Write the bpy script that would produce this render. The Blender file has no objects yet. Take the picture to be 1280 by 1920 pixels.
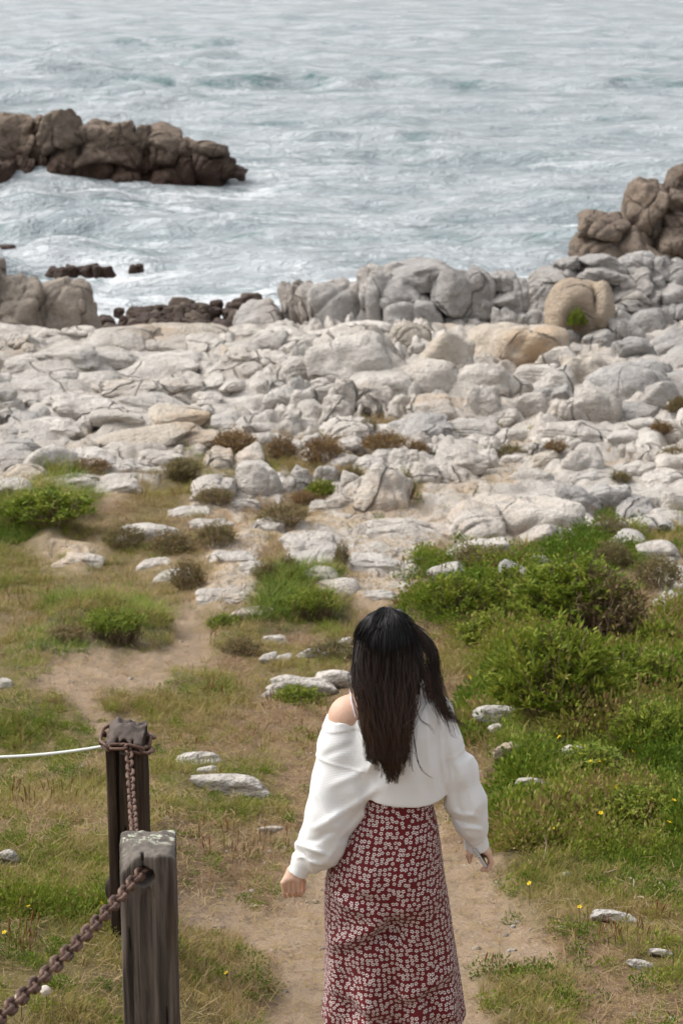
import bpy, bmesh, math, random
import numpy as np
from mathutils import Vector, Matrix

# ------------------------------------------------------------------ camera, sky, sun, exposure
scene = bpy.context.scene
C = scene.collection
CAM_Z, PITCH, FPX = 10.0, math.radians(15.5), 4000.0
cd = bpy.data.cameras.new('camera')
cam = bpy.data.objects.new('camera', cd)
C.objects.link(cam)
cam.location = (0, 0, CAM_Z)
cam.rotation_euler = (math.pi / 2 - PITCH, 0, 0)
cd.sensor_fit = 'HORIZONTAL'
cd.sensor_width = 24.0
cd.lens = 24.0 * FPX / 1280.0
cd.clip_start = 0.1
cd.clip_end = 20000
cd.dof.use_dof = True
cd.dof.focus_distance = 6.45
cd.dof.aperture_fstop = 9.0
scene.camera = cam

SUN_EL, SUN_AZ = math.radians(50), math.radians(-72)      # azimuth from +Y, positive towards +X
world = bpy.data.worlds.new('World')
scene.world = world
world.use_nodes = True
wn = world.node_tree
bg = wn.nodes['Background']
sky = wn.nodes.new('ShaderNodeTexSky')
sky.sky_type = 'NISHITA'
sky.sun_disc = False
sky.sun_elevation = SUN_EL
sky.sun_rotation = SUN_AZ
sky.altitude = 0
sky.air_density = 1.0
sky.dust_density = 4.0
sky.ozone_density = 1.0
hs = wn.nodes.new('ShaderNodeHueSaturation')
hs.inputs['Saturation'].default_value = 0.22             # a veil of cloud: the sky is nearly grey
wn.links.new(sky.outputs[0], hs.inputs['Color'])
wn.links.new(hs.outputs[0], bg.inputs['Color'])
bg.inputs['Strength'].default_value = 0.15
sd = bpy.data.lights.new('sun', 'SUN')
sd.energy = 0.8
sd.angle = math.radians(32)
sd.color = (1.0, 0.98, 0.95)
sun = bpy.data.objects.new('sun', sd)
C.objects.link(sun)
sv = Vector((math.sin(SUN_AZ) * math.cos(SUN_EL), math.cos(SUN_AZ) * math.cos(SUN_EL), math.sin(SUN_EL)))
sun.rotation_euler = (-sv).to_track_quat('-Z', 'Y').to_euler()
scene.view_settings.view_transform = 'Standard'
scene.view_settings.look = 'None'
scene.view_settings.gamma = 1.0
scene.view_settings.use_curve_mapping = False
scene.view_settings.exposure = 0.72
scene.render.film_transparent = False
scene.cycles.max_bounces = 6
scene.cycles.diffuse_bounces = 3
scene.cycles.glossy_bounces = 3
scene.cycles.transmission_bounces = 3
scene.cycles.transparent_max_bounces = 6

# ------------------------------------------------------------------ helpers
rng = np.random.default_rng(7)
CP, SP = math.cos(PITCH), math.sin(PITCH)


def at(px, py, Y):
    """World point seen at photo pixel (px, py) on the upright plane at distance Y."""
    a, b = (px - 640) / FPX, (py - 960) / FPX
    dx, dy, dz = a, CP - b * SP, -SP - b * CP
    k = Y / dy
    return np.array((dx * k, Y, CAM_Z + dz * k))


def topix(x, y, z):
    dep = y * CP - (z - CAM_Z) * SP
    dep = np.maximum(dep, 0.3)
    return 640 + FPX * x / dep, 960 - FPX * (y * SP + (z - CAM_Z) * CP) / dep


def hsh(ix, iy, iz=0, s=0):
    h = (np.asarray(ix).astype(np.int64) * 374761393 + np.asarray(iy).astype(np.int64) * 668265263
         + np.asarray(iz).astype(np.int64) * 1274126177 + s * 987643211) & 0xFFFFFFFF
    h = ((h ^ (h >> 13)) * 1274126177) & 0xFFFFFFFF
    h = ((h ^ (h >> 16)) * 2246822519) & 0xFFFFFFFF
    return ((h ^ (h >> 15)) & 0xFFFFFF) / float(0x1000000)


def vnoise2(x, y, s=0):
    ix, iy = np.floor(x), np.floor(y)
    fx, fy = x - ix, y - iy
    ux, uy = fx * fx * fx * (fx * (fx * 6 - 15) + 10), fy * fy * fy * (fy * (fy * 6 - 15) + 10)
    a = hsh(ix, iy, 0, s) * (1 - ux) + hsh(ix + 1, iy, 0, s) * ux
    b = hsh(ix, iy + 1, 0, s) * (1 - ux) + hsh(ix + 1, iy + 1, 0, s) * ux
    return (a * (1 - uy) + b * uy) * 2 - 1


def fbm2(x, y, octv=4, s=0, g=0.5):
    r, a, n = 0.0, 1.0, 0.0
    for k in range(octv):
        r = r + a * vnoise2(x * 2 ** k + 17.3 * k, y * 2 ** k - 9.1 * k, s + k)
        n += a
        a *= g
    return r / n


def vnoise3(x, y, z, s=0):
    ix, iy, iz = np.floor(x), np.floor(y), np.floor(z)
    fx, fy, fz = x - ix, y - iy, z - iz
    ux, uy, uz = fx * fx * (3 - 2 * fx), fy * fy * (3 - 2 * fy), fz * fz * (3 - 2 * fz)

    def pl(k):
        a = hsh(ix, iy, iz + k, s) * (1 - ux) + hsh(ix + 1, iy, iz + k, s) * ux
        b = hsh(ix, iy + 1, iz + k, s) * (1 - ux) + hsh(ix + 1, iy + 1, iz + k, s) * ux
        return a * (1 - uy) + b * uy
    return (pl(0) * (1 - uz) + pl(1) * uz) * 2 - 1


def fbm3(P, sc, octv=3, s=0):
    r, a, n = 0.0, 1.0, 0.0
    for k in range(octv):
        f = sc * 2 ** k
        r = r + a * vnoise3(P[:, 0] * f + 3.7 * k, P[:, 1] * f, P[:, 2] * f - 5.1 * k, s + k)
        n += a
        a *= 0.5
    return r / n


def worley2(x, y, s=0, jit=0.9):
    ix, iy = np.floor(x), np.floor(y)
    f1 = np.full(x.shape, 9.0)
    f2 = np.full(x.shape, 9.0)
    idv = np.zeros(x.shape)
    for dx in (-1, 0, 1):
        for dy in (-1, 0, 1):
            cx, cy = ix + dx, iy + dy
            qx = cx + 0.5 + jit * (hsh(cx, cy, 1, s) - 0.5)
            qy = cy + 0.5 + jit * (hsh(cx, cy, 2, s) - 0.5)
            d = np.hypot(qx - x, qy - y)
            near = d < f1
            f2 = np.where(near, f1, np.minimum(f2, d))
            idv = np.where(near, hsh(cx, cy, 3, s), idv)
            f1 = np.where(near, d, f1)
    return f1, f2, idv


def smooth(a, b, x):
    t = np.clip((x - a) / (b - a), 0, 1)
    return t * t * (3 - 2 * t)


def mesh_np(name, V, F, smooth_shade=True):
    V = np.asarray(V, dtype=np.float32)
    F = np.asarray(F, dtype=np.int32)
    me = bpy.data.meshes.new(name)
    me.vertices.add(len(V))
    me.vertices.foreach_set('co', V.ravel())
    me.loops.add(F.size)
    me.loops.foreach_set('vertex_index', F.ravel())
    me.polygons.add(len(F))
    me.polygons.foreach_set('loop_start', np.arange(len(F), dtype=np.int32) * F.shape[1])
    me.update(calc_edges=True)
    if smooth_shade:
        me.polygons.foreach_set('use_smooth', np.ones(len(F), dtype=bool))
    return me


def fattr(me, name, vals, kind='FLOAT'):
    a = me.attributes.new(name, kind, 'POINT')
    key = {'FLOAT': 'value', 'INT': 'value', 'FLOAT_VECTOR': 'vector', 'FLOAT_COLOR': 'color'}[kind]
    a.data.foreach_set(key, np.asarray(vals, dtype=np.int32 if kind == 'INT' else np.float32).ravel())


def obj(name, me, mt=None, parent=None, loc=(0, 0, 0)):
    o = bpy.data.objects.new(name, me)
    C.objects.link(o)
    o.location = loc
    if mt is not None and me is not None and not me.materials:
        me.materials.append(mt)
    if parent is not None:
        o.parent = parent
    return o


def mk(name, V, F, mt, parent=None, loc=None, sm=True):
    """A mesh object from world-space vertices, its origin at loc (or at its parent's)."""
    V = np.asarray(V, dtype=float)
    if parent is not None:
        org = np.array(parent.location)
        return obj(name, mesh_np(name, V - org, F, sm), mt, parent)
    org = np.array(loc if loc is not None else (0, 0, 0), dtype=float)
    return obj(name, mesh_np(name, V - org, F, sm), mt, None, org)


def tag(o, label=None, cat=None, group=None, kind=None):
    for k, v in (('label', label), ('category', cat), ('group', group), ('kind', kind)):
        if v:
            o[k] = v
    return o


def thing(name, loc, label, cat, group=None):
    o = bpy.data.objects.new(name, None)
    C.objects.link(o)
    o.empty_display_size = 0.2
    o.location = loc
    return tag(o, label, cat, group)


def grid_faces(nr, nc, wrap=False):
    r = np.arange(nr - 1)[:, None]
    c = np.arange(nc if wrap else nc - 1)[None, :]
    c2 = (c + 1) % nc
    return np.stack([r * nc + c, r * nc + c2, (r + 1) * nc + c2, (r + 1) * nc + c], -1).reshape(-1, 4)


def surfnet(f, lo, hi, h):
    """Surface nets: quads on the zero level of the distance function f inside a box."""
    lo, hi = np.asarray(lo, float), np.asarray(hi, float)
    n = np.ceil((hi - lo) / h).astype(int) + 1
    xs, ys, zs = [lo[k] + h * np.arange(n[k]) for k in range(3)]
    val = np.empty(n, dtype=np.float32)
    gy, gz = np.meshgrid(ys, zs, indexing='ij')
    step = max(1, int(400000 / gy.size))
    for i in range(0, n[0], step):
        xx = xs[i:i + step]
        P = np.empty((len(xx), gy.shape[0], gy.shape[1], 3))
        P[..., 0] = xx[:, None, None]
        P[..., 1] = gy
        P[..., 2] = gz
        val[i:i + step] = f(P.reshape(-1, 3)).reshape(P.shape[:3])
    s = val < 0
    cn = np.zeros(n - 1, dtype=np.int8)
    offs = [(a, b, c) for a in (0, 1) for b in (0, 1) for c in (0, 1)]

    def sub(A, o):
        return A[o[0]:o[0] + n[0] - 1, o[1]:o[1] + n[1] - 1, o[2]:o[2] + n[2] - 1]
    for o in offs:
        cn += sub(s, o)
    act = (cn > 0) & (cn < 8)
    ci = np.argwhere(act)
    idx = np.full(n - 1, -1, dtype=np.int64)
    idx[act] = np.arange(len(ci))
    acc = np.zeros((len(ci), 3))
    cnt = np.zeros(len(ci))
    for o in offs:
        for ax in range(3):
            if o[ax]:
                continue
            o2 = list(o)
            o2[ax] = 1
            va = val[ci[:, 0] + o[0], ci[:, 1] + o[1], ci[:, 2] + o[2]]
            vb = val[ci[:, 0] + o2[0], ci[:, 1] + o2[1], ci[:, 2] + o2[2]]
            m = (va < 0) != (vb < 0)
            t = va[m] / (va[m] - vb[m])
            p = np.tile(np.array(o, float), (m.sum(), 1))
            p[:, ax] += t
            acc[m] += p
            cnt[m] += 1
    V = lo + h * (ci + acc / cnt[:, None])
    Fs = []
    for ax in range(3):
        b, c = (ax + 1) % 3, (ax + 2) % 3
        sl = [slice(None)] * 3
        s1 = [slice(None)] * 3
        s2 = [slice(None)] * 3
        s1[ax], s2[ax] = slice(0, n[ax] - 1), slice(1, n[ax])
        e = s[tuple(s1)] != s[tuple(s2)]
        w = np.argwhere(e)
        w = w[(w[:, b] > 0) & (w[:, c] > 0) & (w[:, b] < n[b] - 1) & (w[:, c] < n[c] - 1)]
        q = []
        for db, dc in ((-1, -1), (0, -1), (0, 0), (-1, 0)):
            k = w.copy()
            k[:, b] += db
            k[:, c] += dc
            q.append(idx[k[:, 0], k[:, 1], k[:, 2]])
        q = np.stack(q, 1)
        fl = ~s[w[:, 0], w[:, 1], w[:, 2]]
        q[fl] = q[fl][:, ::-1]
        Fs.append(q)
    return V, np.concatenate(Fs)


def smin(a, b, k):
    h = np.clip(0.5 + 0.5 * (b - a) / k, 0, 1)
    return b * (1 - h) + a * h - k * h * (1 - h)


def smax(a, b, k):
    return -smin(-a, -b, k)


def rcone(P, a, b, ra, rb):
    a, b = np.asarray(a, float), np.asarray(b, float)
    ab = b - a
    t = np.clip(((P - a) @ ab) / max(ab @ ab, 1e-9), 0, 1)
    return np.linalg.norm(P - a - t[:, None] * ab, axis=1) - (ra + (rb - ra) * t)


def ellip(P, c, r):
    q = (P - np.asarray(c)) / np.asarray(r)
    k = np.linalg.norm(q, axis=1)
    return (k - 1) * min(r)


def tube(path, rad, ns=6, cap=True):
    """Vertices and quads of a tube along a polyline (rad a number or one per point)."""
    P = np.asarray(path, float)
    n = len(P)
    rad = np.broadcast_to(np.asarray(rad, float), (n,))
    T = np.gradient(P, axis=0)
    T /= np.linalg.norm(T, axis=1)[:, None] + 1e-12
    ref = np.array((0.31, 0.52, 0.79))
    A = np.cross(T, ref)
    A /= np.linalg.norm(A, axis=1)[:, None] + 1e-12
    B = np.cross(T, A)
    th = np.arange(ns) / ns * 2 * math.pi
    V = P[:, None] + rad[:, None, None] * (np.cos(th)[None, :, None] * A[:, None] + np.sin(th)[None, :, None] * B[:, None])
    return V.reshape(-1, 3), grid_faces(n, ns, True)


def cat_meshes(parts):
    Vs, Fs, k = [], [], 0
    for V, F in parts:
        Vs.append(V)
        Fs.append(np.asarray(F) + k)
        k += len(V)
    return np.concatenate(Vs), np.concatenate(Fs)


def spline(pts, n):
    """Catmull-Rom through rows of pts, n samples."""
    P = np.asarray(pts, float)
    P = np.vstack([2 * P[0] - P[1], P, 2 * P[-1] - P[-2]])
    u = np.linspace(0, len(P) - 3 - 1e-6, n)
    i = np.floor(u).astype(int)
    t = (u - i)[:, None]
    a, b, c, d = P[i], P[i + 1], P[i + 2], P[i + 3]
    return 0.5 * (2 * b + (c - a) * t + (2 * a - 5 * b + 4 * c - d) * t ** 2 + (3 * b - a - 3 * c + d) * t ** 3)


# ------------------------------------------------------------------ material helpers
class Mat:
    def __init__(s, name):
        s.m = bpy.data.materials.new(name)
        s.m.use_nodes = True
        s.nt = s.m.node_tree
        s.b = s.nt.nodes['Principled BSDF']

    def n(s, t, ins=None, **props):
        nd = s.nt.nodes.new(t)
        for k, v in props.items():
            setattr(nd, k, v)
        for k, v in (ins or {}).items():
            s.put(nd.inputs[k], v)
        return nd

    def put(s, sock, v):
        if isinstance(v, bpy.types.NodeSocket):
            s.nt.links.new(v, sock)
        elif isinstance(v, (tuple, list)) and sock.type == 'RGBA' and len(v) == 3:
            sock.default_value = (*v, 1)
        else:
            sock.default_value = v

    def math(s, op, a, b=0.0, c=None, clamp=False):
        ins = {0: a, 1: b}
        if c is not None:
            ins[2] = c
        nd = s.n('ShaderNodeMath', ins, operation=op)
        nd.use_clamp = clamp
        return nd.outputs[0]

    def vmath(s, op, a, b=(0, 0, 0)):
        return s.n('ShaderNodeVectorMath', {0: a, 1: b}, operation=op).outputs[0]

    def mix(s, f, a, b, blend='MIX'):
        nd = s.n('ShaderNodeMix', data_type='RGBA', blend_type=blend)
        s.put(nd.inputs[0], f)
        s.put(nd.inputs[6], a)
        s.put(nd.inputs[7], b)
        return nd.outputs[2]

    def noise(s, vec, scale, detail=4.0, rough=0.55, dist=0.0):
        return s.n('ShaderNodeTexNoise', {'Vector': vec, 'Scale': scale, 'Detail': detail, 'Roughness': rough, 'Distortion': dist}).outputs[0]

    def mr(s, v, a, b, c=0.0, d=1.0):
        return s.n('ShaderNodeMapRange', {0: v, 1: a, 2: b, 3: c, 4: d}, interpolation_type='SMOOTHSTEP').outputs[0]

    def mapv(s, vec, scale=(1, 1, 1), loc=(0, 0, 0), rot=(0, 0, 0)):
        return s.n('ShaderNodeMapping', {'Vector': vec, 'Scale': scale, 'Location': loc, 'Rotation': rot}).outputs[0]

    def pos(s):
        return s.n('ShaderNodeNewGeometry').outputs['Position']

    def attr(s, name, kind='GEOMETRY', out='Fac'):
        return s.n('ShaderNodeAttribute', attribute_name=name, attribute_type=kind).outputs[out]

    def bump(s, h, dist=0.02, strength=1.0):
        nd = s.n('ShaderNodeBump', {'Height': h, 'Distance': dist, 'Strength': strength})
        s.nt.links.new(nd.outputs[0], s.b.inputs['Normal'])
        return nd

    def set(s, **k):
        for a, v in k.items():
            s.put(s.b.inputs[a.replace('_', ' ')], v)
        return s


def granite(M, A, B, dark=(0.16, 0.145, 0.13), lichen=0.12, lich_col=(0.46, 0.27, 0.11), crack=1.0, crack_scale=1.1):
    p = M.pos()
    n0 = M.noise(p, 0.45, 3)
    n1 = M.noise(M.mapv(p, (1.0, 1.0, 1.9), (0, 0, 0), (0.25, 0.15, 0.4)), 1.9, 6, 0.66)
    n2 = M.noise(p, 9.0, 4, 0.6)
    n3 = M.noise(p, 55.0, 3, 0.7)
    col = M.mix(M.mr(M.math('ADD', M.math('MULTIPLY', n1, 0.6), M.math('MULTIPLY', n2, 0.4)), 0.36, 0.64), B, A)
    col = M.mix(M.mr(n2, 0.52, 0.70, 0, 0.40), col, B)
    col = M.mix(M.mr(n0, 0.42, 0.60, 0.0, 0.18), col, (B[0] * 1.02, B[1] * 0.88, B[2] * 0.72))
    col = M.mix(M.mr(n3, 0.52, 0.72, 0, 0.60), col, dark)
    col = M.mix(M.mr(n3, 0.30, 0.44, 0.35, 0), col, (0.74, 0.71, 0.66))
    st = M.mr(M.math('ADD', M.math('MULTIPLY', n0, 0.75), M.math('MULTIPLY', n2, 0.25)), 0.56, 0.68, 0, lichen * 3)
    col = M.mix(M.math('MINIMUM', st, 0.75), col, lich_col)
    warp = M.vmath('ADD', p, M.vmath('MULTIPLY', M.n('ShaderNodeTexNoise', {'Vector': p, 'Scale': 1.3, 'Detail': 3.0}).outputs['Color'], (0.38, 0.38, 0.38)))
    vo = M.n('ShaderNodeTexVoronoi', {'Vector': M.mapv(warp, (1, 0.8, 0.75), (0, 0, 0), (0.35, 0.2, 0.5)), 'Scale': crack_scale}, feature='DISTANCE_TO_EDGE').outputs['Distance']
    cr = M.mr(vo, 0.0, 0.026, 1.0, 0.0)
    cr = M.math('MULTIPLY', cr, M.mr(M.noise(p, 0.9, 2), 0.45, 0.58))
    col = M.mix(M.math('MULTIPLY', cr, 0.42 * crack), col, (0.10, 0.085, 0.07))
    rnd = M.n('ShaderNodeObjectInfo').outputs['Random']
    col = M.mix(1.0, col, M.n('ShaderNodeCombineColor', {0: M.math('MULTIPLY_ADD', rnd, 0.22, 0.87), 1: M.math('MULTIPLY_ADD', rnd, 0.21, 0.875), 2: M.math('MULTIPLY_ADD', rnd, 0.20, 0.88)}).outputs[0], 'MULTIPLY')
    h = M.math('ADD', M.math('MULTIPLY', n1, 0.9), M.math('ADD', M.math('MULTIPLY', n2, 0.30), M.math('MULTIPLY', n3, 0.06)))
    h = M.math('SUBTRACT', h, M.math('MULTIPLY', cr, 0.35 * crack))
    return col, h


def rock_mat(name, A, B, **k):
    M = Mat(name)
    col, h = granite(M, A, B, **k)
    M.set(Base_Color=col, Roughness=0.92, Specular_IOR_Level=0.2)
    M.bump(h, 0.19, 1.0)
    return M


m_pale = rock_mat('granite_pale', (0.64, 0.595, 0.535), (0.43, 0.39, 0.345), lichen=0.12).m
m_grey = rock_mat('granite_grey', (0.47, 0.445, 0.415), (0.31, 0.29, 0.27), lichen=0.03).m
m_tan = rock_mat('granite_tan', (0.47, 0.38, 0.28), (0.36, 0.29, 0.22), lichen=0.06).m
m_ochre = rock_mat('granite_ochre', (0.56, 0.50, 0.42), (0.44, 0.38, 0.31), lichen=0.17, lich_col=(0.52, 0.34, 0.18)).m
m_warm = rock_mat('granite_shore', (0.265, 0.205, 0.155), (0.155, 0.122, 0.095), lichen=0.0, dark=(0.07, 0.055, 0.045)).m


def wet_rock(name, A, B, z0, z1):
    """Brown rock whose foot carries a belt of dark weed up to about z0..z1 above the sea."""
    M = Mat(name)
    col, h = granite(M, A, B, lichen=0.0, dark=(0.06, 0.045, 0.035), crack=1.4, crack_scale=0.9)
    p = M.pos()
    z = M.n('ShaderNodeSeparateXYZ', {0: p}).outputs[2]
    nn = M.noise(p, 1.1, 5, 0.65)
    f = M.mr(M.math('ADD', z, M.math('MULTIPLY', M.math('SUBTRACT', nn, 0.5), -3.2)), z0, z1, 1.0, 0.0)
    weed = M.mix(M.noise(p, 7.0, 4), (0.022, 0.012, 0.008), (0.070, 0.030, 0.014))
    col = M.mix(M.math('MULTIPLY', f, 0.92), col, weed)
    M.set(Base_Color=col, Roughness=M.math('MULTIPLY_ADD', f, -0.4, 0.9), Specular_IOR_Level=0.3)
    M.bump(M.math('ADD', h, M.math('MULTIPLY', M.math('MULTIPLY', f, M.noise(p, 14.0, 3)), 0.7)), 0.16, 1.0)
    return M.m


m_islet = wet_rock('granite_islet', (0.26, 0.195, 0.14), (0.155, 0.118, 0.09), 0.5, 2.0)
m_kelp = wet_rock('weed_covered_rock', (0.10, 0.052, 0.03), (0.055, 0.03, 0.02), 1.0, 3.5)
m_darkshore = wet_rock('granite_tide_line', (0.20, 0.155, 0.115), (0.11, 0.085, 0.065), 1.0, 2.2)


def simple(name, col, rough=0.6, spec=0.4, metal=0.0):
    M = Mat(name)
    M.set(Base_Color=col, Roughness=rough, Specular_IOR_Level=spec, Metallic=metal)
    return M

# ------------------------------------------------------------------ what covers the ground, read off the photograph
# r bare rock, s pale grit, d trodden earth, b thin dry turf, g short turf, G lush green growth, o dry olive scrub
COVER = [
    (800, '680r 760o 1280r'),
    (840, '130r 200s 390r 640o 690r 760o 940r 1000s 1280r'),
    (880, '320r 560g 700o 760r 820s 900r 1000s 1100r 1280s'),
    (920, '60r 170G 250s 390g 540r 620o 750r 790o 1000s 1280r'),
    (960, '165G 240b 345g 470s 590o 820s 1120r 1200o 1280r'),
    (1000, '120G 220g 350o 445o 830s 990r 1120r 1280o'),
    (1040, '80g 190s 325g 385o 490s 545o 640r 820s 900o 1020o 1210G 1280o'),
    (1080, '280g 340s 400o 500s 650o 790s 1010G 1210o 1280r'),
    (1120, '360g 500s 650G 770s 1000G 1240o 1280r'),
    (1160, '80o 300G 390d 480g 655G 760b 1000G 1240o 1280G'),
    (1200, '60o 310G 400d 500g 600b 660g 820b 905g 1150G 1240o 1280G'),
    (1240, '80g 400d 485b 650g 820b 910g 1280G'),
    (1280, '60g 300d 440g 485b 640g 820b 930g 1280G'),
    (1320, '130g 195d 460g 640b 860b 905g 1280G'),
    (1360, '165g 260d 425g 640b 870b 1280G'),
    (1400, '200g 270d 420b 640b 870b 1280G'),
    (1440, '140g 280b 520g 640b 915b 1280G'),
    (1480, '140b 220g 280b 520g 640b 945b 1280G'),
    (1520, '200g 280b 540g 640b 955b 1280G'),
    (1560, '200b 300g 560b 840d 925b 1280G'),
    (1600, '300g 560b 940d 1280G'),
    (1640, '300g 380b 560b 945d 1100g 1280g'),
    (1680, '320g 450d 520b 975d 1280g'),
    (1720, '220G 340g 610d 1000d 1280g'),
    (1760, '340g 450g 610d 1035d 1130b 1280g'),
    (1800, '340g 500g 610d 1050d 1160b 1280g'),
    (1840, '340g 510g 610d 900d 1080g 1200b 1280g'),
    (1880, '340g 485g 610d 920d 1090g 1280b'),
    (1920, '340g 485g 610d 920d 1090g 1280b'),
    (1960, '340g 485g 610d 920d 1090g 1280b'),
]
LET = 'rsdbgGo'
NX = 128
cov = np.zeros((len(COVER), NX, len(LET)))
for i, (yy, spec) in enumerate(COVER):
    x0 = 0
    for tok in spec.split():
        x1, l = int(tok[:-1]), tok[-1]
        cov[i, int(x0 / 10):int(x1 / 10), LET.index(l)] = 1
        x0 = x1
k5 = np.array([1, 2, 3, 2, 1]) / 9.0
pad = np.pad(cov, ((0, 0), (2, 2), (0, 0)), mode='edge')
cov = sum(pad[:, j:j + NX] * k5[j] for j in range(5))


def cover(px, py):
    """Weights of the seven covers at (arrays of) photo positions."""
    wx = px + 16 * vnoise2(px / 38, py / 22, 31) + 7 * vnoise2(px / 13, py / 8, 32)
    wy = py + 11 * vnoise2(px / 38, py / 22, 33) + 5 * vnoise2(px / 13, py / 8, 34)
    u = np.clip(wx / 10 - 0.5, 0, NX - 1.001)
    v = np.clip((wy - COVER[0][0]) / 40, 0, len(COVER) - 1.001)
    i, j = u.astype(int), v.astype(int)
    a, b = (u - i)[..., None], (v - j)[..., None]
    w = (cov[j, i] * (1 - a) + cov[j, i + 1] * a) * (1 - b) + (cov[j + 1, i] * (1 - a) + cov[j + 1, i + 1] * a) * b
    top = (wy < COVER[0][0] - 20)[..., None]
    w = np.where(top, np.eye(len(LET))[0], w)
    return w / w.sum(-1, keepdims=True)


PY = np.array([-8, 0, 3, 5, 6.1, 8, 10, 13, 17, 20, 25, 30, 36, 38, 40, 43, 46, 50, 54, 60, 75, 110])
PZ = np.array([9.0, 8.4, 7.2, 6.62, 6.4, 6.02, 5.6, 5.1, 4.5, 4.15, 3.75, 3.4, 3.0, 2.78, 2.3, 1.6, 1.05, 0.35, -0.4, -1.5, -3, -5])


def Hbase(x, y):
    z = np.interp(y, PY, PZ)
    z = z + 0.10 * vnoise2(x / 3.1, y / 3.6, 3) * smooth(7, 12, y)
    z = z + 0.16 * np.exp(-((x + 1.9) / 0.9) ** 2 - ((y - 13.2) / 1.5) ** 2)
    z = z + 0.22 * smooth(-0.35, -1.0, x) * smooth(4.5, 6.5, y) * (1 - smooth(8.5, 12, y))
    z = z - 0.25 * smooth(1.8, 3.6, x) * smooth(8, 11, y) * (1 - smooth(15, 19, y))
    z = z + 0.10 * smooth(26, 30, y) * vnoise2(x / 2.4, y / 2.4, 5)
    # a gully runs down to the water between the two big outcrops
    z = z - 0.75 * np.exp(-((x + 2.6 + 0.03 * (y - 44)) / 1.7) ** 2) * smooth(40, 45, y)
    return z


def H(x, y, want=False):
    x, y = np.asarray(x, float), np.asarray(y, float)
    zb = Hbase(x, y)
    px, py = topix(x, y, zb)
    w = cover(px, py)
    rock = w[..., 0]
    mid = w[..., 1]
    # joint-bounded humps of the bedrock, long across the slope on the left, rounder on the right
    ca, sa = math.cos(0.35), math.sin(0.35)
    xr, yr = x * ca + y * sa, -x * sa + y * ca
    wx, wy = 0.35 * vnoise2(x * 1.1, y * 1.1, 11), 0.35 * vnoise2(x * 1.1, y * 1.1, 12)
    lf = smooth(1.5, -1.5, x) * smooth(22, 26, y)
    f1, f2, idv = worley2((xr + wx) / (0.95 + 0.95 * lf), (yr + wy) / (0.85 - 0.1 * lf), 4)
    b1 = (1 - np.exp(-(f2 - f1) * 3.2)) * (0.24 + (idv - 0.5) * 0.26)
    g1, g2, idw = worley2((xr + 0.6 * wx) / (0.38 + 0.45 * lf), (yr + 0.6 * wy) / 0.34, 8)
    b2 = (1 - np.exp(-(g2 - g1) * 3.5)) * (0.07 + (idw - 0.5) * 0.07)
    far = smooth(22, 27, y)
    z = zb + rock * ((b1 * (0.35 + 0.65 * far)) + b2 * (0.55 + 0.45 * far))
    z = z + mid * (0.55 * b2 + 0.25 * b1)
    z = z + 0.035 * fbm2(x * 1.3, y * 1.3, 4, 21) + 0.012 * vnoise2(x * 9, y * 9, 25)
    z = z + 0.03 * (w[..., 4] + 1.6 * w[..., 5] + w[..., 6]) * (0.6 + 0.8 * vnoise2(x * 2.2, y * 2.2, 27)) - 0.03 * w[..., 2]
    z = z + 0.02 * np.clip(vnoise2(x * 5, y * 5, 28), 0, 1) * (w[..., 2] + w[..., 3])
    z = z + w[..., 5] * smooth(8, 10, y) * 0.16 * np.clip(vnoise2(x * 1.5, y * 1.2, 29) + 0.25, 0, 1.2)
    z = z + (w[..., 2] + w[..., 3]) * 0.010 * fbm2(x * 14, y * 14, 2, 37)
    if want:
        return z, w, px, py
    return z


def Hs(x, y):
    return float(H(np.array([x]), np.array([y]))[0])


_tt = np.linspace(4.5, 62, 3000)


def ground_at(px, py):
    """Where the ray through a photo pixel meets the ground."""
    a, b = (px - 640) / FPX, (py - 960) / FPX
    d = np.array((a, CP - b * SP, -SP - b * CP))
    k = _tt / d[1]
    x, z = d[0] * k, CAM_Z + d[2] * k
    below = z < H(x, _tt)
    i = int(np.argmax(below)) if below.any() else len(_tt) - 1
    return np.array((x[i], _tt[i], H(x[i:i + 1], _tt[i:i + 1])[0]))


# the ground: one sheet, rows closer together where they are nearer
ty = np.linspace(2080, 560, 470)
rows = []
for q in ty:
    d = math.atan2((q - 960), FPX) + PITCH
    yy = np.linspace(4.0, 62, 1500)
    k = np.argmax(CAM_Z - yy * math.tan(d) < np.interp(yy, PY, PZ))
    rows.append(yy[k] if k else 62.0)
rows = np.maximum.accumulate(np.array(rows))
rows = np.concatenate([np.linspace(-8, 4.4, 40), np.unique(np.round(rows[rows > 4.5], 3)), np.linspace(62.5, 110, 12)])
rows = np.unique(rows)
cs = np.linspace(-1, 1, 560)
us = 0.19 * cs + 0.16 * cs ** 5
gx = us[None, :] * (np.maximum(rows, 0)[:, None] + 9.0)
gy = np.repeat(rows[:, None], len(cs), 1)
gz, gw, gpx, gpy = H(gx, gy, True)
PAL = np.array([(0.52, 0.475, 0.415), (0.50, 0.385, 0.265), (0.36, 0.265, 0.18), (0.235, 0.155, 0.092),
                (0.175, 0.135, 0.058), (0.060, 0.058, 0.02), (0.19, 0.14, 0.075)])
gcol = gw @ PAL
V = np.stack([gx, gy, gz], -1).reshape(-1, 3)
M = Mat('ground_cover_soil')
gc = M.n('ShaderNodeVertexColor', layer_name='tone').outputs['Color']
p = M.pos()
gr, gh = granite(M, (0.64, 0.595, 0.535), (0.43, 0.39, 0.345), lichen=0.12)
e1 = M.noise(p, 2.2, 5, 0.65)
e2 = M.noise(p, 24.0, 5, 0.7)
e3 = M.noise(p, 110.0, 2, 0.6)
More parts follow.
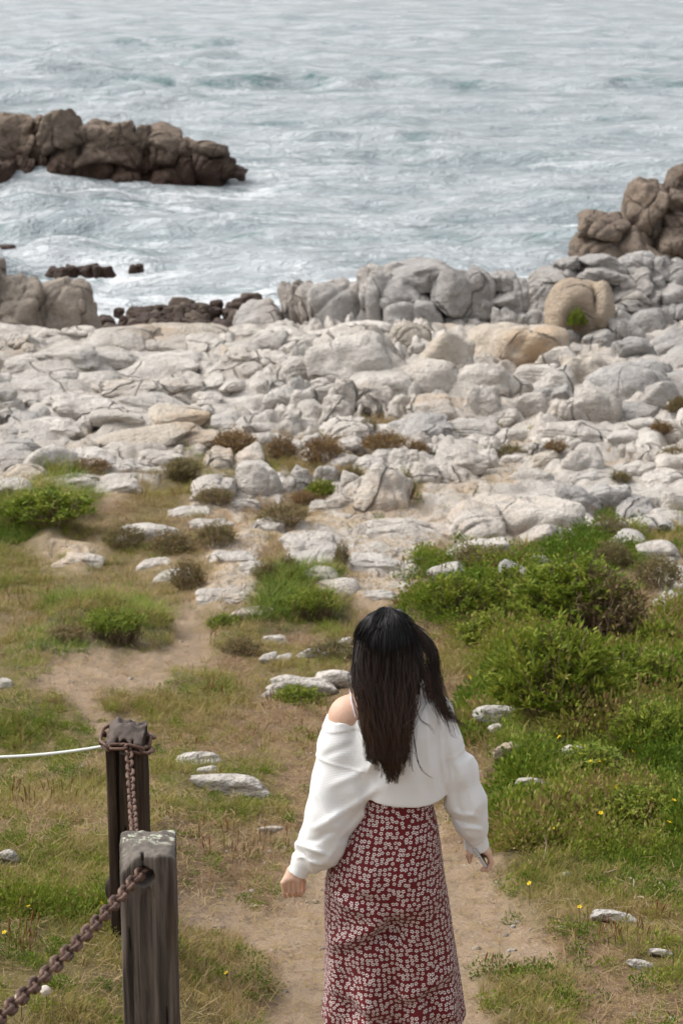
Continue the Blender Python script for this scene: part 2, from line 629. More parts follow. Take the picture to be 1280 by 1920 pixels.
soil = M.mix(M.mr(e1, 0.35, 0.68, 0.0, 0.6), gc, M.mix(1.0, gc, (0.70, 0.66, 0.60), 'MULTIPLY'))
soil = M.mix(M.mr(e2, 0.50, 0.70, 0.0, 0.55), soil, M.mix(1.0, gc, (0.50, 0.46, 0.42), 'MULTIPLY'))
soil = M.mix(M.mr(e3, 0.58, 0.72, 0.0, 0.45), soil, (0.50, 0.42, 0.32))
rk = M.mr(M.math('ADD', M.attr('rockness'), M.math('MULTIPLY', M.math('SUBTRACT', e1, 0.5), 0.8)), 0.35, 0.62)
M.set(Base_Color=M.mix(rk, soil, gr), Roughness=0.95, Specular_IOR_Level=0.15)
M.bump(M.math('ADD', M.math('MULTIPLY', gh, M.math('MULTIPLY_ADD', rk, 1.4, 0.1)), M.math('ADD', M.math('MULTIPLY', e2, 0.30), M.math('MULTIPLY', e3, 0.06))), 0.11, 0.9)
ground = mk('ground', V, grid_faces(*gx.shape), M.m)
ca = ground.data.color_attributes.new('tone', 'FLOAT_COLOR', 'POINT')
ca.data.foreach_set('color', np.concatenate([gcol.reshape(-1, 3), np.ones((len(V), 1))], 1).astype(np.float32).ravel())
fattr(ground.data, 'rockness', (gw[..., 0] + 0.52 * gw[..., 1]).ravel())
tag(ground, kind='structure')

# ------------------------------------------------------------------ the sea
sq = np.concatenate([np.linspace(700, -60, 430), np.linspace(-64, -140, 40)])
sy = CAM_Z / np.tan(np.arctan((sq - 960) / FPX) + PITCH)
sy = np.concatenate([sy, [6000, 9000, 14000]])
su = np.linspace(-1, 1, 470)
su = 0.21 * su + 0.29 * su ** 7
wx_ = su[None, :] * sy[:, None]
wy_ = np.repeat(sy[:, None], len(su), 1)
dy_ = np.gradient(sy)[:, None]
wz = np.zeros_like(wx_)
hx = np.zeros_like(wx_)
r2 = np.random.default_rng(3)
for k in range(70):
    lam = 1.1 * (16 / 1.1) ** r2.random()
    th = math.radians(90 + r2.normal(0, 26))
    amp = 0.0058 * lam ** 0.78 * (0.6 + 0.8 * r2.random())
    kx, ky = 2 * math.pi / lam * math.cos(th), 2 * math.pi / lam * math.sin(th)
    ph = r2.random() * 6.283
    fade = smooth(0.9, 0.28, dy_ / lam)
    sn = np.sin(kx * wx_ + ky * wy_ + ph)
    wz += amp * fade * (sn + 0.35 * sn * np.abs(sn))
patch = 0.7 + 0.9 * np.clip(vnoise2(wx_ / 14, wy_ / 26, 71) + 0.2, 0, 1)
wz *= patch
foam = np.zeros_like(wx_)
swell = np.zeros_like(wx_)
for yc, a, sg, s, lo, hi in ((136, 0.80, 2.6, 41, -0.25, 0.5), (69.5, 0.34, 1.7, 42, -0.05, 0.6), (96, 0.26, 2.4, 43, 0.1, 0.8), (180, 0.5, 5, 44, 0.15, 0.9), (112, 0.3, 2.6, 46, 0.1, 0.8)):
    line = yc + 2.2 * vnoise2(wx_ / 9, wy_ * 0, s) + 0.012 * yc * vnoise2(wx_ / 3, wy_ * 0, s + 20)
    env = smooth(lo, hi, vnoise2(wx_ / (0.085 * yc), wy_ * 0 + s, s + 5) * 0.6 + 0.45)
    t = (wy_ - line) / sg
    wz += a * env * np.exp(-np.where(t > 0, (t * 0.55) ** 2, (t * 1.5) ** 2))
    swell += min(1.0, a * 1.5) * env * np.exp(-((t + 0.35) / 0.55) ** 2) * smooth(-0.35, 0.4, vnoise2(wx_ / 1.6, wy_ / 3.0, s + 60))
    foam += 0.45 * env * np.exp(-((t + 0.9) / 1.0) ** 2) * smooth(0, 0.6, vnoise2(wx_ / 2.0, wy_ / 3.5, s + 30))
# white water round the rocks and along the shore
for cx, cy, rx, ry, st in ((-10.5, 82, 9.5, 2.2, 0.7), (-3.2, 84, 1.6, 1.5, 0.6), (-8, 90, 9, 3, 0.8), (-7.7, 63.5, 2.6, 2.2, 0.9), (-9, 68, 3.5, 1.6, 0.7), (-5.6, 57, 4.4, 3.0, 1.0), (-2.5, 55, 4, 2.0, 0.8),
                           (3.5, 56.5, 4.2, 3.2, 0.75), (7.2, 60, 3.4, 3, 0.7), (0.5, 61, 5, 3, 0.45), (-5, 74, 6, 4, 0.45), (3, 100, 10, 6, 0.3)):
    foam += st * np.exp(-((wx_ - cx) / rx) ** 2 - ((wy_ - cy) / ry) ** 2)
fl = vnoise2(wx_ / 7, wy_ / 9, 91) * 0.5 + 0.5
foam += 0.30 * fl * smooth(115, 75, wy_) + 0.10 * fl
V = np.stack([wx_, wy_, wz], -1).reshape(-1, 3)
M = Mat('sea_water')
p = M.pos()
q1 = M.math('SUBTRACT', 1.0, M.math('MULTIPLY', M.math('ABSOLUTE', M.math('SUBTRACT', M.noise(M.mapv(p, (0.5, 1.0, 1.0)), 1.5, 5, 0.62, 0.4), 0.5)), 2.6))
q2 = M.noise(M.mapv(p, (0.6, 1.0, 1.0)), 0.33, 4, 0.6, 0.3)
q3 = M.noise(M.mapv(p, (0.7, 1.0, 1.0)), 6.0, 3, 0.6)
q4 = M.noise(M.mapv(p, (0.45, 1.0, 1.0)), 0.16, 4, 0.6, 0.2)
body = M.mix(M.mr(q2, 0.3, 0.7), (0.265, 0.315, 0.325), (0.50, 0.53, 0.54))
brk = M.mr(M.noise(M.mapv(p, (0.5, 1.0, 1.0)), 0.9, 4, 0.65, 0.5), 0.40, 0.60)
body = M.mix(M.math('MULTIPLY', M.attr('swell'), brk), body, (0.055, 0.150, 0.140))
body = M.mix(M.mr(M.noise(M.mapv(p, (0.42, 1.0, 1.0)), 0.42, 3, 0.55, 0.3), 0.60, 0.70, 0.0, 0.6), body, (0.10, 0.185, 0.185))
fo = M.attr('foam')
# lacy foam: thin threads where two noises meet, patches where the water is broken
lace = M.math('ABSOLUTE', M.math('SUBTRACT', M.noise(M.mapv(p, (0.5, 0.85, 1.0)), 1.1, 5, 0.68, 1.2), 0.5))
th = M.mr(lace, 0.0, 0.075, 1.0, 0.0)
blot = M.noise(M.mapv(p, (0.45, 0.8, 1.0)), 0.8, 6, 0.68, 0.6)
f = M.mr(M.math('ADD', M.math('ADD', M.math('MULTIPLY', fo, 0.27), blot), M.math('MULTIPLY', th, 0.09)), 0.67, 0.90, 0.0, 0.92)
M.set(Base_Color=M.mix(f, body, (0.78, 0.80, 0.80)), Roughness=M.math('MULTIPLY_ADD', f, 0.6, 0.14), IOR=1.33, Specular_IOR_Level=0.5)
M.bump(M.math('ADD', M.math('ADD', M.math('MULTIPLY', q1, 0.7), M.math('ADD', M.math('MULTIPLY', q2, 1.5), M.math('MULTIPLY', q4, 3.0))), M.math('ADD', M.math('MULTIPLY', q3, 0.16), M.math('MULTIPLY', f, 0.12))), 0.50, 0.9)
sea = mk('sea', V, grid_faces(*wx_.shape), M.m)
fattr(sea.data, 'foam', foam.ravel())
fattr(sea.data, 'swell', np.clip(swell, 0, 0.85).ravel())
tag(sea, kind='structure')

# ------------------------------------------------------------------ rocks
def boulder_mesh(seed, p=7.0, sub=4, extra=6, rough=0.05, groove=0, slab=False):
    """A rounded convex block (half-spaces blended by a power mean), +-0.5 in each axis, base near -0.5."""
    r = np.random.default_rng(seed)
    bm = bmesh.new()
    bmesh.ops.create_icosphere(bm, subdivisions=sub, radius=1.0)
    D = np.array([v.co[:] for v in bm.verts])
    F = np.array([[v.index for v in f.verts] for f in bm.faces])
    bm.free()
    nrm, dist = [], []
    for ax in range(3):
        for sg in (-1, 1):
            v = np.zeros(3)
            v[ax] = sg
            v += r.normal(0, 0.16, 3)
            nrm.append(v / np.linalg.norm(v))
            dist.append(1.0)
    for k in range(extra):
        v = r.normal(0, 1, 3)
        v[2] = abs(v[2]) * 0.8
        nrm.append(v / np.linalg.norm(v))
        dist.append(r.uniform(0.92, 1.22))
    nrm, dist = np.array(nrm), np.array(dist)
    g = np.maximum(D @ nrm.T, 0) / dist
    R = 1.0 / (g ** p).sum(1) ** (1 / p)
    V = D * R[:, None]
    for k in range(groove):                       # joints running through the block
        n = r.normal(0, 1, 3)
        n[2] *= 0.45
        n /= np.linalg.norm(n)
        dd = np.abs(V @ n - r.uniform(-0.45, 0.45) + 0.10 * fbm3(V, 1.6, 2, seed + k))
        V *= (1 - 0.09 * np.exp(-(dd / 0.06) ** 2))[:, None]
    V *= (1 + rough * 4.2 * fbm3(V, 1.0, 2, seed + 50) + rough * 1.5 * fbm3(V, 2.6, 3, seed + 60) + rough * 0.5 * fbm3(V, 7.0, 2, seed + 65))[:, None]
    lo, hi = V.min(0), V.max(0)
    V = (V - (lo + hi) / 2) / (hi - lo)
    return mesh_np('boulder', V, F)


ROUND = [boulder_mesh(100 + k, r_, 5, 7, 0.06, g_) for k, (r_, g_) in enumerate(((4.5, 0), (5, 1), (6, 0), (5.5, 1), (7, 1), (4.2, 0), (6.5, 2), (5, 0)))]
BLOCK = [boulder_mesh(200 + k, r_, 5, 5, 0.05, g_) for k, (r_, g_) in enumerate(((10, 1), (12, 2), (9, 2), (14, 1), (11, 0), (9, 3)))]
JAG = [boulder_mesh(400 + k, 16, 5, 9, 0.085, 3) for k in range(5)]
BIG = [boulder_mesh(300 + k, 6.5, 5, 7, 0.055, 4) for k in range(3)]
_cache = {}


def with_mat(me, mt):
    k = (me.name, mt.name)
    if k not in _cache:
        c = me.copy()
        c.materials.clear()
        c.materials.append(mt)
        _cache[k] = c
    return _cache[k]


def rock(name, me, mt, parent, c, size, rz=0.0, tilt=(0.0, 0.0), label=None, cat=None, group=None):
    """c is the centre in the world; a child keeps its place relative to its parent's origin."""
    o = bpy.data.objects.new(name, with_mat(me, mt))
    C.objects.link(o)
    loc = np.array(c, float)
    if parent is not None:
        o.parent = parent
        loc = loc - np.array(parent.location)
    o.location = loc
    o.scale = size
    o.rotation_euler = (tilt[0], tilt[1], rz)
    if label:
        tag(o, label, cat, group)
    return o


rr = random.Random(11)


def rock_px(name, px, py, w, h, meset, mt, parent=None, dep=0.85, sink=0.22, tilt=None, rz=None, hf=1.0, flat=False, **k):
    """A rock whose outline in the photograph is centred at (px, py), w by h pixels, resting in the ground."""
    g = ground_at(px, py + h * 0.38)
    d = g[1] * CP - (g[2] - CAM_Z) * SP
    s = d / FPX
    W = w * s * 1.12
    el = math.atan2(CAM_Z - g[2], g[1])
    Dp = min(W * dep, max(0.5 * h * s / math.sin(el), 0.35 * W))
    if flat:                                       # a slab: broad in plan, low in relief
        Dp = min(1.7 * W, max(0.72 * h * s / math.sin(el), 0.6 * W))
    Hh = max((h * s - (0.62 if flat else 0.45) * Dp * math.sin(el)) / math.cos(el), (0.10 if flat else 0.22) * W) * hf
    Hh = Hh / (1 - sink)
    c = (g[0], g[1] + Dp * 0.32, g[2] + Hh * (0.5 - sink))
    return rock(name, rr.choice(meset), mt, parent, c, (W, Dp, Hh), rz if rz is not None else rr.choice((0, math.pi)) + rr.uniform(-0.3, 0.3),
                tilt or (rr.uniform(-0.08, 0.08), rr.uniform(-0.1, 0.1)), **k)


platform = bpy.data.objects.new('rock_platform', None)
C.objects.link(platform)
platform.location = (0, 30, 3.4)
tag(platform, kind='structure')

# the boulders one can make out in the granite platform: centre, width, height in the photograph
P_, G_, O_ = m_pale, m_grey, m_ochre
SPEC = [
    (690, 662, 215, 130, 'B', P_), (768, 628, 80, 52, 'R', O_), (850, 656, 130, 92, 'R', O_), (800, 706, 125, 66, 'R', P_),
    (862, 676, 46, 52, 'R', P_), (706, 712, 150, 58, 'R', P_), (568, 690, 95, 50, 'R', P_), (553, 719, 34, 26, 'R', G_),
    (980, 640, 190, 96, 'B', O_), (1050, 678, 90, 60, 'R', P_), (906, 706, 110, 54, 'R', P_), (832, 757, 125, 50, 'R', P_),
    (694, 754, 84, 50, 'R', P_), (630, 762, 62, 42, 'R', P_), (640, 730, 54, 46, 'R', P_), (600, 742, 66, 42, 'R', P_), (561, 750, 44, 46, 'R', P_),
    (760, 752, 66, 34, 'R', P_), (905, 748, 70, 54, 'R', P_), (960, 722, 80, 44, 'R', P_), (1000, 700, 80, 38, 'R', P_), (1042, 712, 72, 46, 'R', P_),
    (1090, 694, 86, 56, 'R', O_), (1182, 712, 150, 70, 'B', G_), (1140, 672, 110, 36, 'R', P_), (1120, 752, 90, 66, 'K', P_),
    (1066, 770, 70, 50, 'K', P_), (1000, 758, 72, 50, 'R', P_), (950, 775, 90, 40, 'R', P_), (1190, 770, 130, 44, 'R', G_), (1250, 738, 80, 60, 'R', G_),
    (1240, 690, 70, 44, 'R', G_), (1190, 650, 80, 40, 'R', G_), (1255, 640, 90, 56, 'R', G_), (1170, 620, 70, 46, 'R', G_), (1225, 600, 90, 40, 'R', G_),
    (500, 640, 70, 34, 'R', P_), (545, 628, 80, 32, 'R', P_), (455, 660, 60, 30, 'R', P_), (500, 672, 80, 30, 'R', P_), (590, 644, 60, 40, 'R', P_), (620, 622, 90, 28, 'R', P_),
    (680, 612, 110, 26, 'R', P_), (470, 690, 50, 36, 'R', P_), (440, 720, 60, 28, 'R', P_), (520, 745, 60, 30, 'R', P_), (410, 695, 40, 22, 'R', P_),
    (330, 622, 170, 36, 'B', O_), (225, 632, 150, 40, 'R', P_), (150, 622, 70, 26, 'R', P_), (85, 624, 52, 24, 'R', P_), (35, 635, 60, 34, 'R', P_),
    (300, 645, 120, 34, 'R', P_), (385, 645, 70, 40, 'R', P_), (120, 660, 130, 34, 'R', P_), (205, 665, 120, 28, 'R', P_), (290, 680, 150, 30, 'R', P_), (40, 680, 80, 30, 'R', P_),
    (65, 720, 120, 36, 'R', P_), (180, 712, 110, 36, 'R', P_), (250, 722, 150, 30, 'R', P_), (340, 720, 110, 36, 'R', P_), (150, 760, 130, 40, 'R', P_), (270, 752, 170, 28, 'R', P_),
    (225, 775, 120, 30, 'R', P_), (330, 775, 110, 30, 'R', O_), (100, 800, 90, 30, 'R', P_), (260, 815, 170, 28, 'R', O_), (360, 822, 120, 26, 'R', O_), (410, 790, 90, 34, 'R', P_),
    (40, 800, 85, 46, 'B', G_), (35, 838, 92, 34, 'K', G_), (40, 868, 95, 46, 'B', G_), (22, 915, 82, 42, 'R', P_), (45, 890, 80, 40, 'R', O_),
    (165, 866, 92, 42, 'R', P_), (240, 872, 120, 28, 'R', P_), (130, 905, 110, 30, 'R', P_), (300, 860, 90, 30, 'R', P_), (210, 912, 100, 24, 'R', P_),
    (500, 800, 70, 26, 'R', P_), (570, 795, 80, 26, 'R', P_), (650, 800, 100, 36, 'R', P_), (720, 805, 90, 30, 'R', P_), (790, 790, 110, 40, 'R', G_), (880, 800, 100, 36, 'R', P_),
    (970, 812, 90, 34, 'R', P_), (1040, 805, 90, 36, 'R', P_), (1110, 810, 100, 36, 'R', P_), (1190, 815, 90, 30, 'R', P_), (1232, 792, 110, 26, 'B', P_), (1265, 815, 60, 34, 'R', P_),
    (470, 830, 70, 34, 'R', P_), (535, 838, 60, 32, 'R', P_), (650, 858, 80, 32, 'R', P_), (690, 870, 60, 24, 'R', P_),
    (403, 915, 92, 62, 'R', P_), (482, 902, 90, 66, 'R', P_), (554, 902, 58, 50, 'R', P_), (615, 890, 52, 34, 'R', P_), (705, 920, 128, 92, 'B', P_), (660, 905, 40, 36, 'R', P_),
    (786, 888, 80, 40, 'R', P_), (860, 860, 110, 40, 'R', P_), (905, 862, 54, 32, 'R', P_), (850, 892, 60, 24, 'R', P_), (975, 860, 66, 24, 'R', P_), (640, 940, 56, 26, 'R', P_),
    (600, 950, 50, 24, 'R', P_), (450, 945, 70, 22, 'R', P_), (1000, 890, 80, 22, 'R', P_), (1110, 890, 90, 22, 'R', P_), (1190, 880, 90, 26, 'R', P_), (1250, 895, 80, 30, 'R', P_),
    (288, 996, 138, 46, 'R', P_), (395, 985, 90, 26, 'R', P_), (350, 965, 90, 16, 'R', P_), (500, 985, 66, 26, 'R', P_),
    (578, 1020, 112, 40, 'R', P_), (576, 1050, 112, 48, 'R', P_), (598, 1078, 94, 36, 'R', P_), (620, 1108, 118, 46, 'R', P_), (480, 1062, 60, 26, 'R', P_), (430, 1045, 90, 20, 'R', P_),
    (990, 962, 230, 90, 'B', P_), (895, 985, 110, 70, 'R', P_), (908, 1026, 124, 42, 'R', P_), (1040, 1000, 120, 50, 'R', P_), (1140, 935, 130, 56, 'B', G_), (1080, 940, 90, 44, 'R', G_),
    (832, 1072, 92, 28, 'R', P_), (965, 1074, 64, 34, 'R', G_), (1012, 1056, 56, 32, 'R', P_), (1185, 950, 90, 50, 'R', G_), (1230, 985, 90, 44, 'R', P_), (1180, 1010, 80, 36, 'R', P_),
    (1240, 1030, 80, 34, 'R', P_), (1270, 940, 60, 40, 'R', P_), (1265, 1135, 70, 56, 'R', G_), (1150, 985, 70, 26, 'R', P_), (760, 985, 150, 34, 'B', P_), (700, 1055, 120, 26, 'B', P_),
    (320, 1080, 84, 22, 'R', P_), (285, 1056, 66, 14, 'R', P_), (145, 1048, 90, 14, 'R', P_), (430, 1125, 120, 20, 'B', P_), (470, 1150, 90, 14, 'R', P_), (715, 1115, 90, 22, 'R', P_),
]
SETS = {'R': ROUND + BLOCK[:4] + JAG + JAG, 'K': BLOCK + JAG, 'B': BIG + JAG[:2]}
taken = []
for (x_, y_, w_, h_, s_, mt_) in SPEC:
    o = rock_px('boulder', x_, y_, w_, h_, SETS[s_], mt_, platform, dep=1.0 if s_ == 'B' else 0.85, sink=0.62 if h_ < 0.45 * w_ else 0.50, hf=0.85 if y_ < 860 else 1.0, flat=(y_ > 940 or x_ < 480 or h_ < 0.42 * w_) and (x_, y_) not in ((690, 662),))
    taken.append((x_, y_, w_))
# the rest of the packed boulders, spread over the platform and past both edges of the picture
cnt = 0
tk = np.array(taken, float)
for k in range(6000):
    if cnt >= 300 - len(SPEC):
        break
    x_, y_ = rr.uniform(-420, 1700), rr.uniform(622, 860)
    inside = 0 < x_ < 1280
    w_ = rr.uniform(30, 96) * (0.75 + (y_ - 600) / 500) * (1.0 if inside else 2.0)
    dd = np.hypot(tk[:, 0] - x_, (tk[:, 1] - y_) * 1.9)
    if (dd < 0.36 * (tk[:, 2] + w_)).any() or (400 < x_ < 540 and 720 < y_ < 815):
        continue
    mt_ = m_grey if (x_ > 1060 + rr.uniform(-120, 90) and y_ < 790) else (m_ochre if rr.random() < 0.07 else m_pale)
    if 430 < x_ < 1010 and y_ < 640 or x_ < 460 and y_ < 628:
        continue
    rock_px('boulder', x_, y_, w_, w_ * rr.uniform(0.42, 0.72), ROUND + BLOCK + JAG + JAG, mt_, platform, sink=0.66, hf=0.9, flat=rr.random() < (0.97 if x_ < 520 else 0.72))
    tk = np.vstack([tk, (x_, y_, w_)])
    cnt += 1


def outcrop(name, label, cat, prof, base, Y, mt, bw, bh, seed, back=0.5, meset=None, depth=None, lean=0.0, rzj=0.25, tj=0.1, hv=0.35):
    """A jointed mass of rock: blocks stacked in columns up to the outline prof (photo px -> top py), standing at distance Y."""
    r = random.Random(seed)
    xs = [q[0] for q in prof]
    ys = [q[1] for q in prof]
    xm = 0.5 * (xs[0] + xs[-1])
    b0 = at(xm, np.interp(xm, [q[0] for q in base], [q[1] for q in base]), Y)
    root = thing(name, tuple(b0), label, cat)
    sc = Y / CP / FPX
    x = xs[0]
    while x < xs[-1]:
        w = bw * r.uniform(0.6, 1.45)
        xc = x + w / 2
        if xc > xs[-1]:
            break
        yb = np.interp(xc, [q[0] for q in base], [q[1] for q in base])
        yt = np.interp(xc, xs, ys)
        y, lev = yb + 8, 0
        while y > yt + 0.35 * bh:
            h = bh * r.uniform(1 - hv, 1 + hv)
            if y - h < yt + 0.45 * bh:
                h = y - yt
            yc = y - h / 2 + 0.17 * h
            Yb = Y + back * (yb - yc) * sc + r.uniform(-0.25, 0.25) * bw * sc
            c = at(xc + lean * (yb - yc) + r.uniform(-0.08, 0.08) * w, yc, Yb)
            W = w * sc * 1.42
            D = (depth or 1.15) * W * r.uniform(0.8, 1.3) + 0.3 * h * sc
            rock('block', r.choice(meset or BLOCK), mt, root, c, (W, D, h * sc * 1.40), r.choice((0, math.pi)) + r.uniform(-rzj, rzj), (r.uniform(-tj, tj), r.uniform(-tj, tj)))
            y -= h * 0.92
            lev += 1
        x += w * 0.9
    return root


# grey jointed ridge behind the platform
outcrop('rock_ridge', 'long pale grey ridge of upright jointed granite in front of the surf', 'rock ridge',
        [(446, 612), (480, 570), (530, 535), (600, 520), (690, 524), (735, 512), (742, 500)], [(446, 650), (742, 622)], 43.0, m_grey, 84, 96, 5, back=0.9, hv=0.2, tj=0.06, meset=JAG + BLOCK[:3])
outcrop('rock_mass', 'broad grey granite mass with deep cracks, highest in the middle of the shore', 'rock',
        [(728, 530), (745, 497), (800, 484), (850, 487), (878, 505), (886, 530)], [(728, 625), (886, 622)], 42.4, m_grey, 74, 58, 6, back=0.9, meset=JAG + BLOCK)
outcrop('rock_cluster', 'cluster of blocky grey granite columns beside the tan boulder', 'rock',
        [(882, 520), (905, 500), (930, 502), (972, 528), (985, 520), (1028, 502), (1045, 520)], [(882, 620), (1045, 605)], 42.0, m_grey, 46, 42, 7, back=0.9, meset=JAG[:2] + BLOCK)
outcrop('rock_bank', 'grey bank of tumbled layered granite below the brown headland', 'rock',
        [(1034, 500), (1060, 476), (1095, 466), (1125, 482), (1180, 470), (1235, 486), (1280, 500), (1360, 480), (1500, 470), (1700, 480)], [(1034, 590), (1100, 600), (1280, 640), (1700, 660)], 42.0, m_grey, 54, 34, 8, back=1.5, lean=0.15, tj=0.22, meset=BLOCK + JAG)
# brown headland at the right edge
outcrop('headland', 'dark brown rocky headland rising at the right edge above the grey rocks', 'rock',
        [(1080, 440), (1092, 412), (1150, 392), (1164, 352), (1200, 330), (1250, 306), (1300, 296), (1400, 270), (1560, 250), (1760, 280)], [(1080, 480), (1280, 520), (1760, 540)], 55.0, m_warm, 76, 62, 9, back=0.6, lean=0.25, tj=0.3, meset=JAG, hv=0.5)
# big boulder at the left edge
m_left = rock_mat('granite_left', (0.36, 0.305, 0.245), (0.235, 0.20, 0.165), lichen=0.0).m
sb = thing('shore_boulder', tuple(at(60, 640, 44.0)), 'big brownish grey boulder at the left edge in front of the surf', 'boulder')
for (x_, y_, w_, h_, dy, k) in ((-330, 545, 260, 230, 0.6, 1), (-150, 555, 240, 200, 0.3, 2), (-20, 548, 130, 190, 0.3, 0), (52, 581, 130, 142, 0.0, 3), (112, 590, 110, 126, 0.1, 1), (160, 603, 92, 104, 0.25, 0), (8, 612, 120, 80, -0.5, 4)):
    sc = 44.0 / CP / FPX
    rock('block', (BLOCK + JAG)[(1, 5, 6, 8, 7)[k]], m_left, sb, at(x_, y_, 44.0 + dy), (w_ * sc, 1.25 * w_ * sc, h_ * sc), (0.15, -0.2, 3.2, 0.1)[k % 4], (0.05, (-0.04, 0.06, 0.03)[k % 3]))
# the islet out in the water
isl = outcrop('sea_rock', 'long brown jointed rock island with a dark weed belt in the sea', 'sea rock',
        [(-330, 250), (-200, 215), (-80, 205), (0, 212), (55, 214), (70, 222), (95, 207), (140, 209), (160, 224), (200, 222), (240, 232), (290, 236), (330, 243), (350, 262), (366, 258), (390, 266), (408, 288), (424, 308), (438, 322)],
        [(-330, 330), (0, 334), (120, 346), (250, 342), (456, 332)], 85.0, m_islet, 44, 42, 12, hv=0.55, back=0.35, tj=0.3, meset=JAG)
for (x_, y_, w_, h_, k) in ((416, 312, 52, 46, 2), (441, 322, 44, 26, 0)):
    sc = 85.0 / CP / FPX
    rock('block', JAG[k], m_islet, isl, at(x_, y_, 85.2), (w_ * sc, 1.2 * w_ * sc, h_ * sc), 0.4 * k, (0.1, 0.2))
# weed-covered rocks along the tide line, between ridge and left boulder
tl = thing('tide_rocks', tuple(at(340, 610, 47.0)), 'low dark brown rocks with red weed along the tide line', 'tide rocks')
r_ = random.Random(21)
for k in range(95):
    x_ = r_.uniform(190, 484)
    yt = np.interp(x_, [196, 260, 330, 400, 480], [592, 596, 592, 584, 580])
    y_ = r_.uniform(yt, 640)
    w_ = r_.uniform(16, 44)
    c = at(x_, y_ - 11, 47.8 - (y_ - 590) * 0.06)
    s = 48 / FPX
    rock('stone', r_.choice(ROUND + BLOCK), r_.choice((m_kelp, m_kelp, m_darkshore)), tl, c, (w_ * s * 1.2, w_ * s * 1.3, w_ * s * r_.uniform(0.7, 1.25)), r_.uniform(0, 6.2), (r_.uniform(-0.3, 0.3), r_.uniform(-0.3, 0.3)))
# weed-covered rocks standing in the water
for (x_, y_, n_, w_, h_, lab) in ((14, 464, 2, 24, 8, 'tiny dark weedy rock awash at the left edge of the sea'),
                                  (68, 468, 4, 52, 13, 'small dark red weedy rock awash beyond the left boulder'),
                                  (122, 459, 2, 28, 10, 'small dark weedy rock, farthest out of the low ones'),
                                  (150, 509, 7, 118, 22, 'largest low dark red weedy rock in the surf'),
                                  (255, 504, 2, 24, 17, 'small upright dark rock in the foam beside the largest weedy one')):
    Yw = (CAM_Z - 0.1) / math.tan(PITCH + math.atan((y_ + h_ * 0.5 - 960) / FPX))
    root = thing('weedy_rock', tuple(at(x_, y_ + h_ * 0.5, Yw)), lab, 'weedy rock', 'low weed-covered rocks in the water')
    s = Yw / CP / FPX
    for k in range(n_):
        xx = x_ + (k + 0.5 - n_ / 2) * w_ / n_
        hh = h_ * r_.uniform(0.75, 1.15)
        rock('stone', r_.choice(ROUND), m_kelp, root, at(xx, y_ + r_.uniform(-2, 2), Yw + r_.uniform(-0.3, 0.3)), (w_ / n_ * s * 1.5, w_ / n_ * s * 1.7, hh * s * 1.2), r_.uniform(0, 6), (r_.uniform(-0.2, 0.2), r_.uniform(-0.2, 0.2)))

# the rounded tan boulder with a cleft: three lobes and a hollow face
g = ground_at(1084, 640)
YE = min(g[1], 38.0)
s = YE / CP / FPX


def E(px, py, dy=0.0):
    return at(px, py, YE + dy)


def elephant(P):
    d = ellip(P, E(1078, 588, 0.55), (0.50, 0.62, 0.62))
    d = smin(d, ellip(P, E(1060, 590, 0.75), (0.36, 0.6, 0.50)), 0.15)
    d = smax(d, -ellip(P, E(1091, 604, -0.12), (0.34, 0.30, 0.46)), 0.12)
    lobe = smin(ellip(P, E(1127, 580, 0.52), (0.215, 0.55, 0.50)), rcone(P, E(1126, 580, 0.5), E(1110, 640, 0.35), 0.20, 0.12), 0.08)
    d = smin(smax(d, -(lobe - 0.035), 0.02), lobe, 0.012)
    d = smin(d, ellip(P, E(1100, 541, 0.75), (0.22, 0.3, 0.15)), 0.04)
    d = smin(d, rcone(P, E(1098, 600, 0.55), E(1092, 655, 0.5), 0.38, 0.3), 0.1)
    return d + 0.05 * fbm3(P, 2.2, 3, 5)


c0 = E(1085, 590, 0.5)
V, F = surfnet(elephant, c0 - (1.0, 1.1, 1.1), c0 + (1.0, 1.1, 1.1), 0.035)
e = mk('balanced_boulder', V, F, m_tan, None, E(1085, 645, 0.4))
tag(e, 'rounded tan boulder with a deep cleft and a green plant in its hollow face', 'boulder')

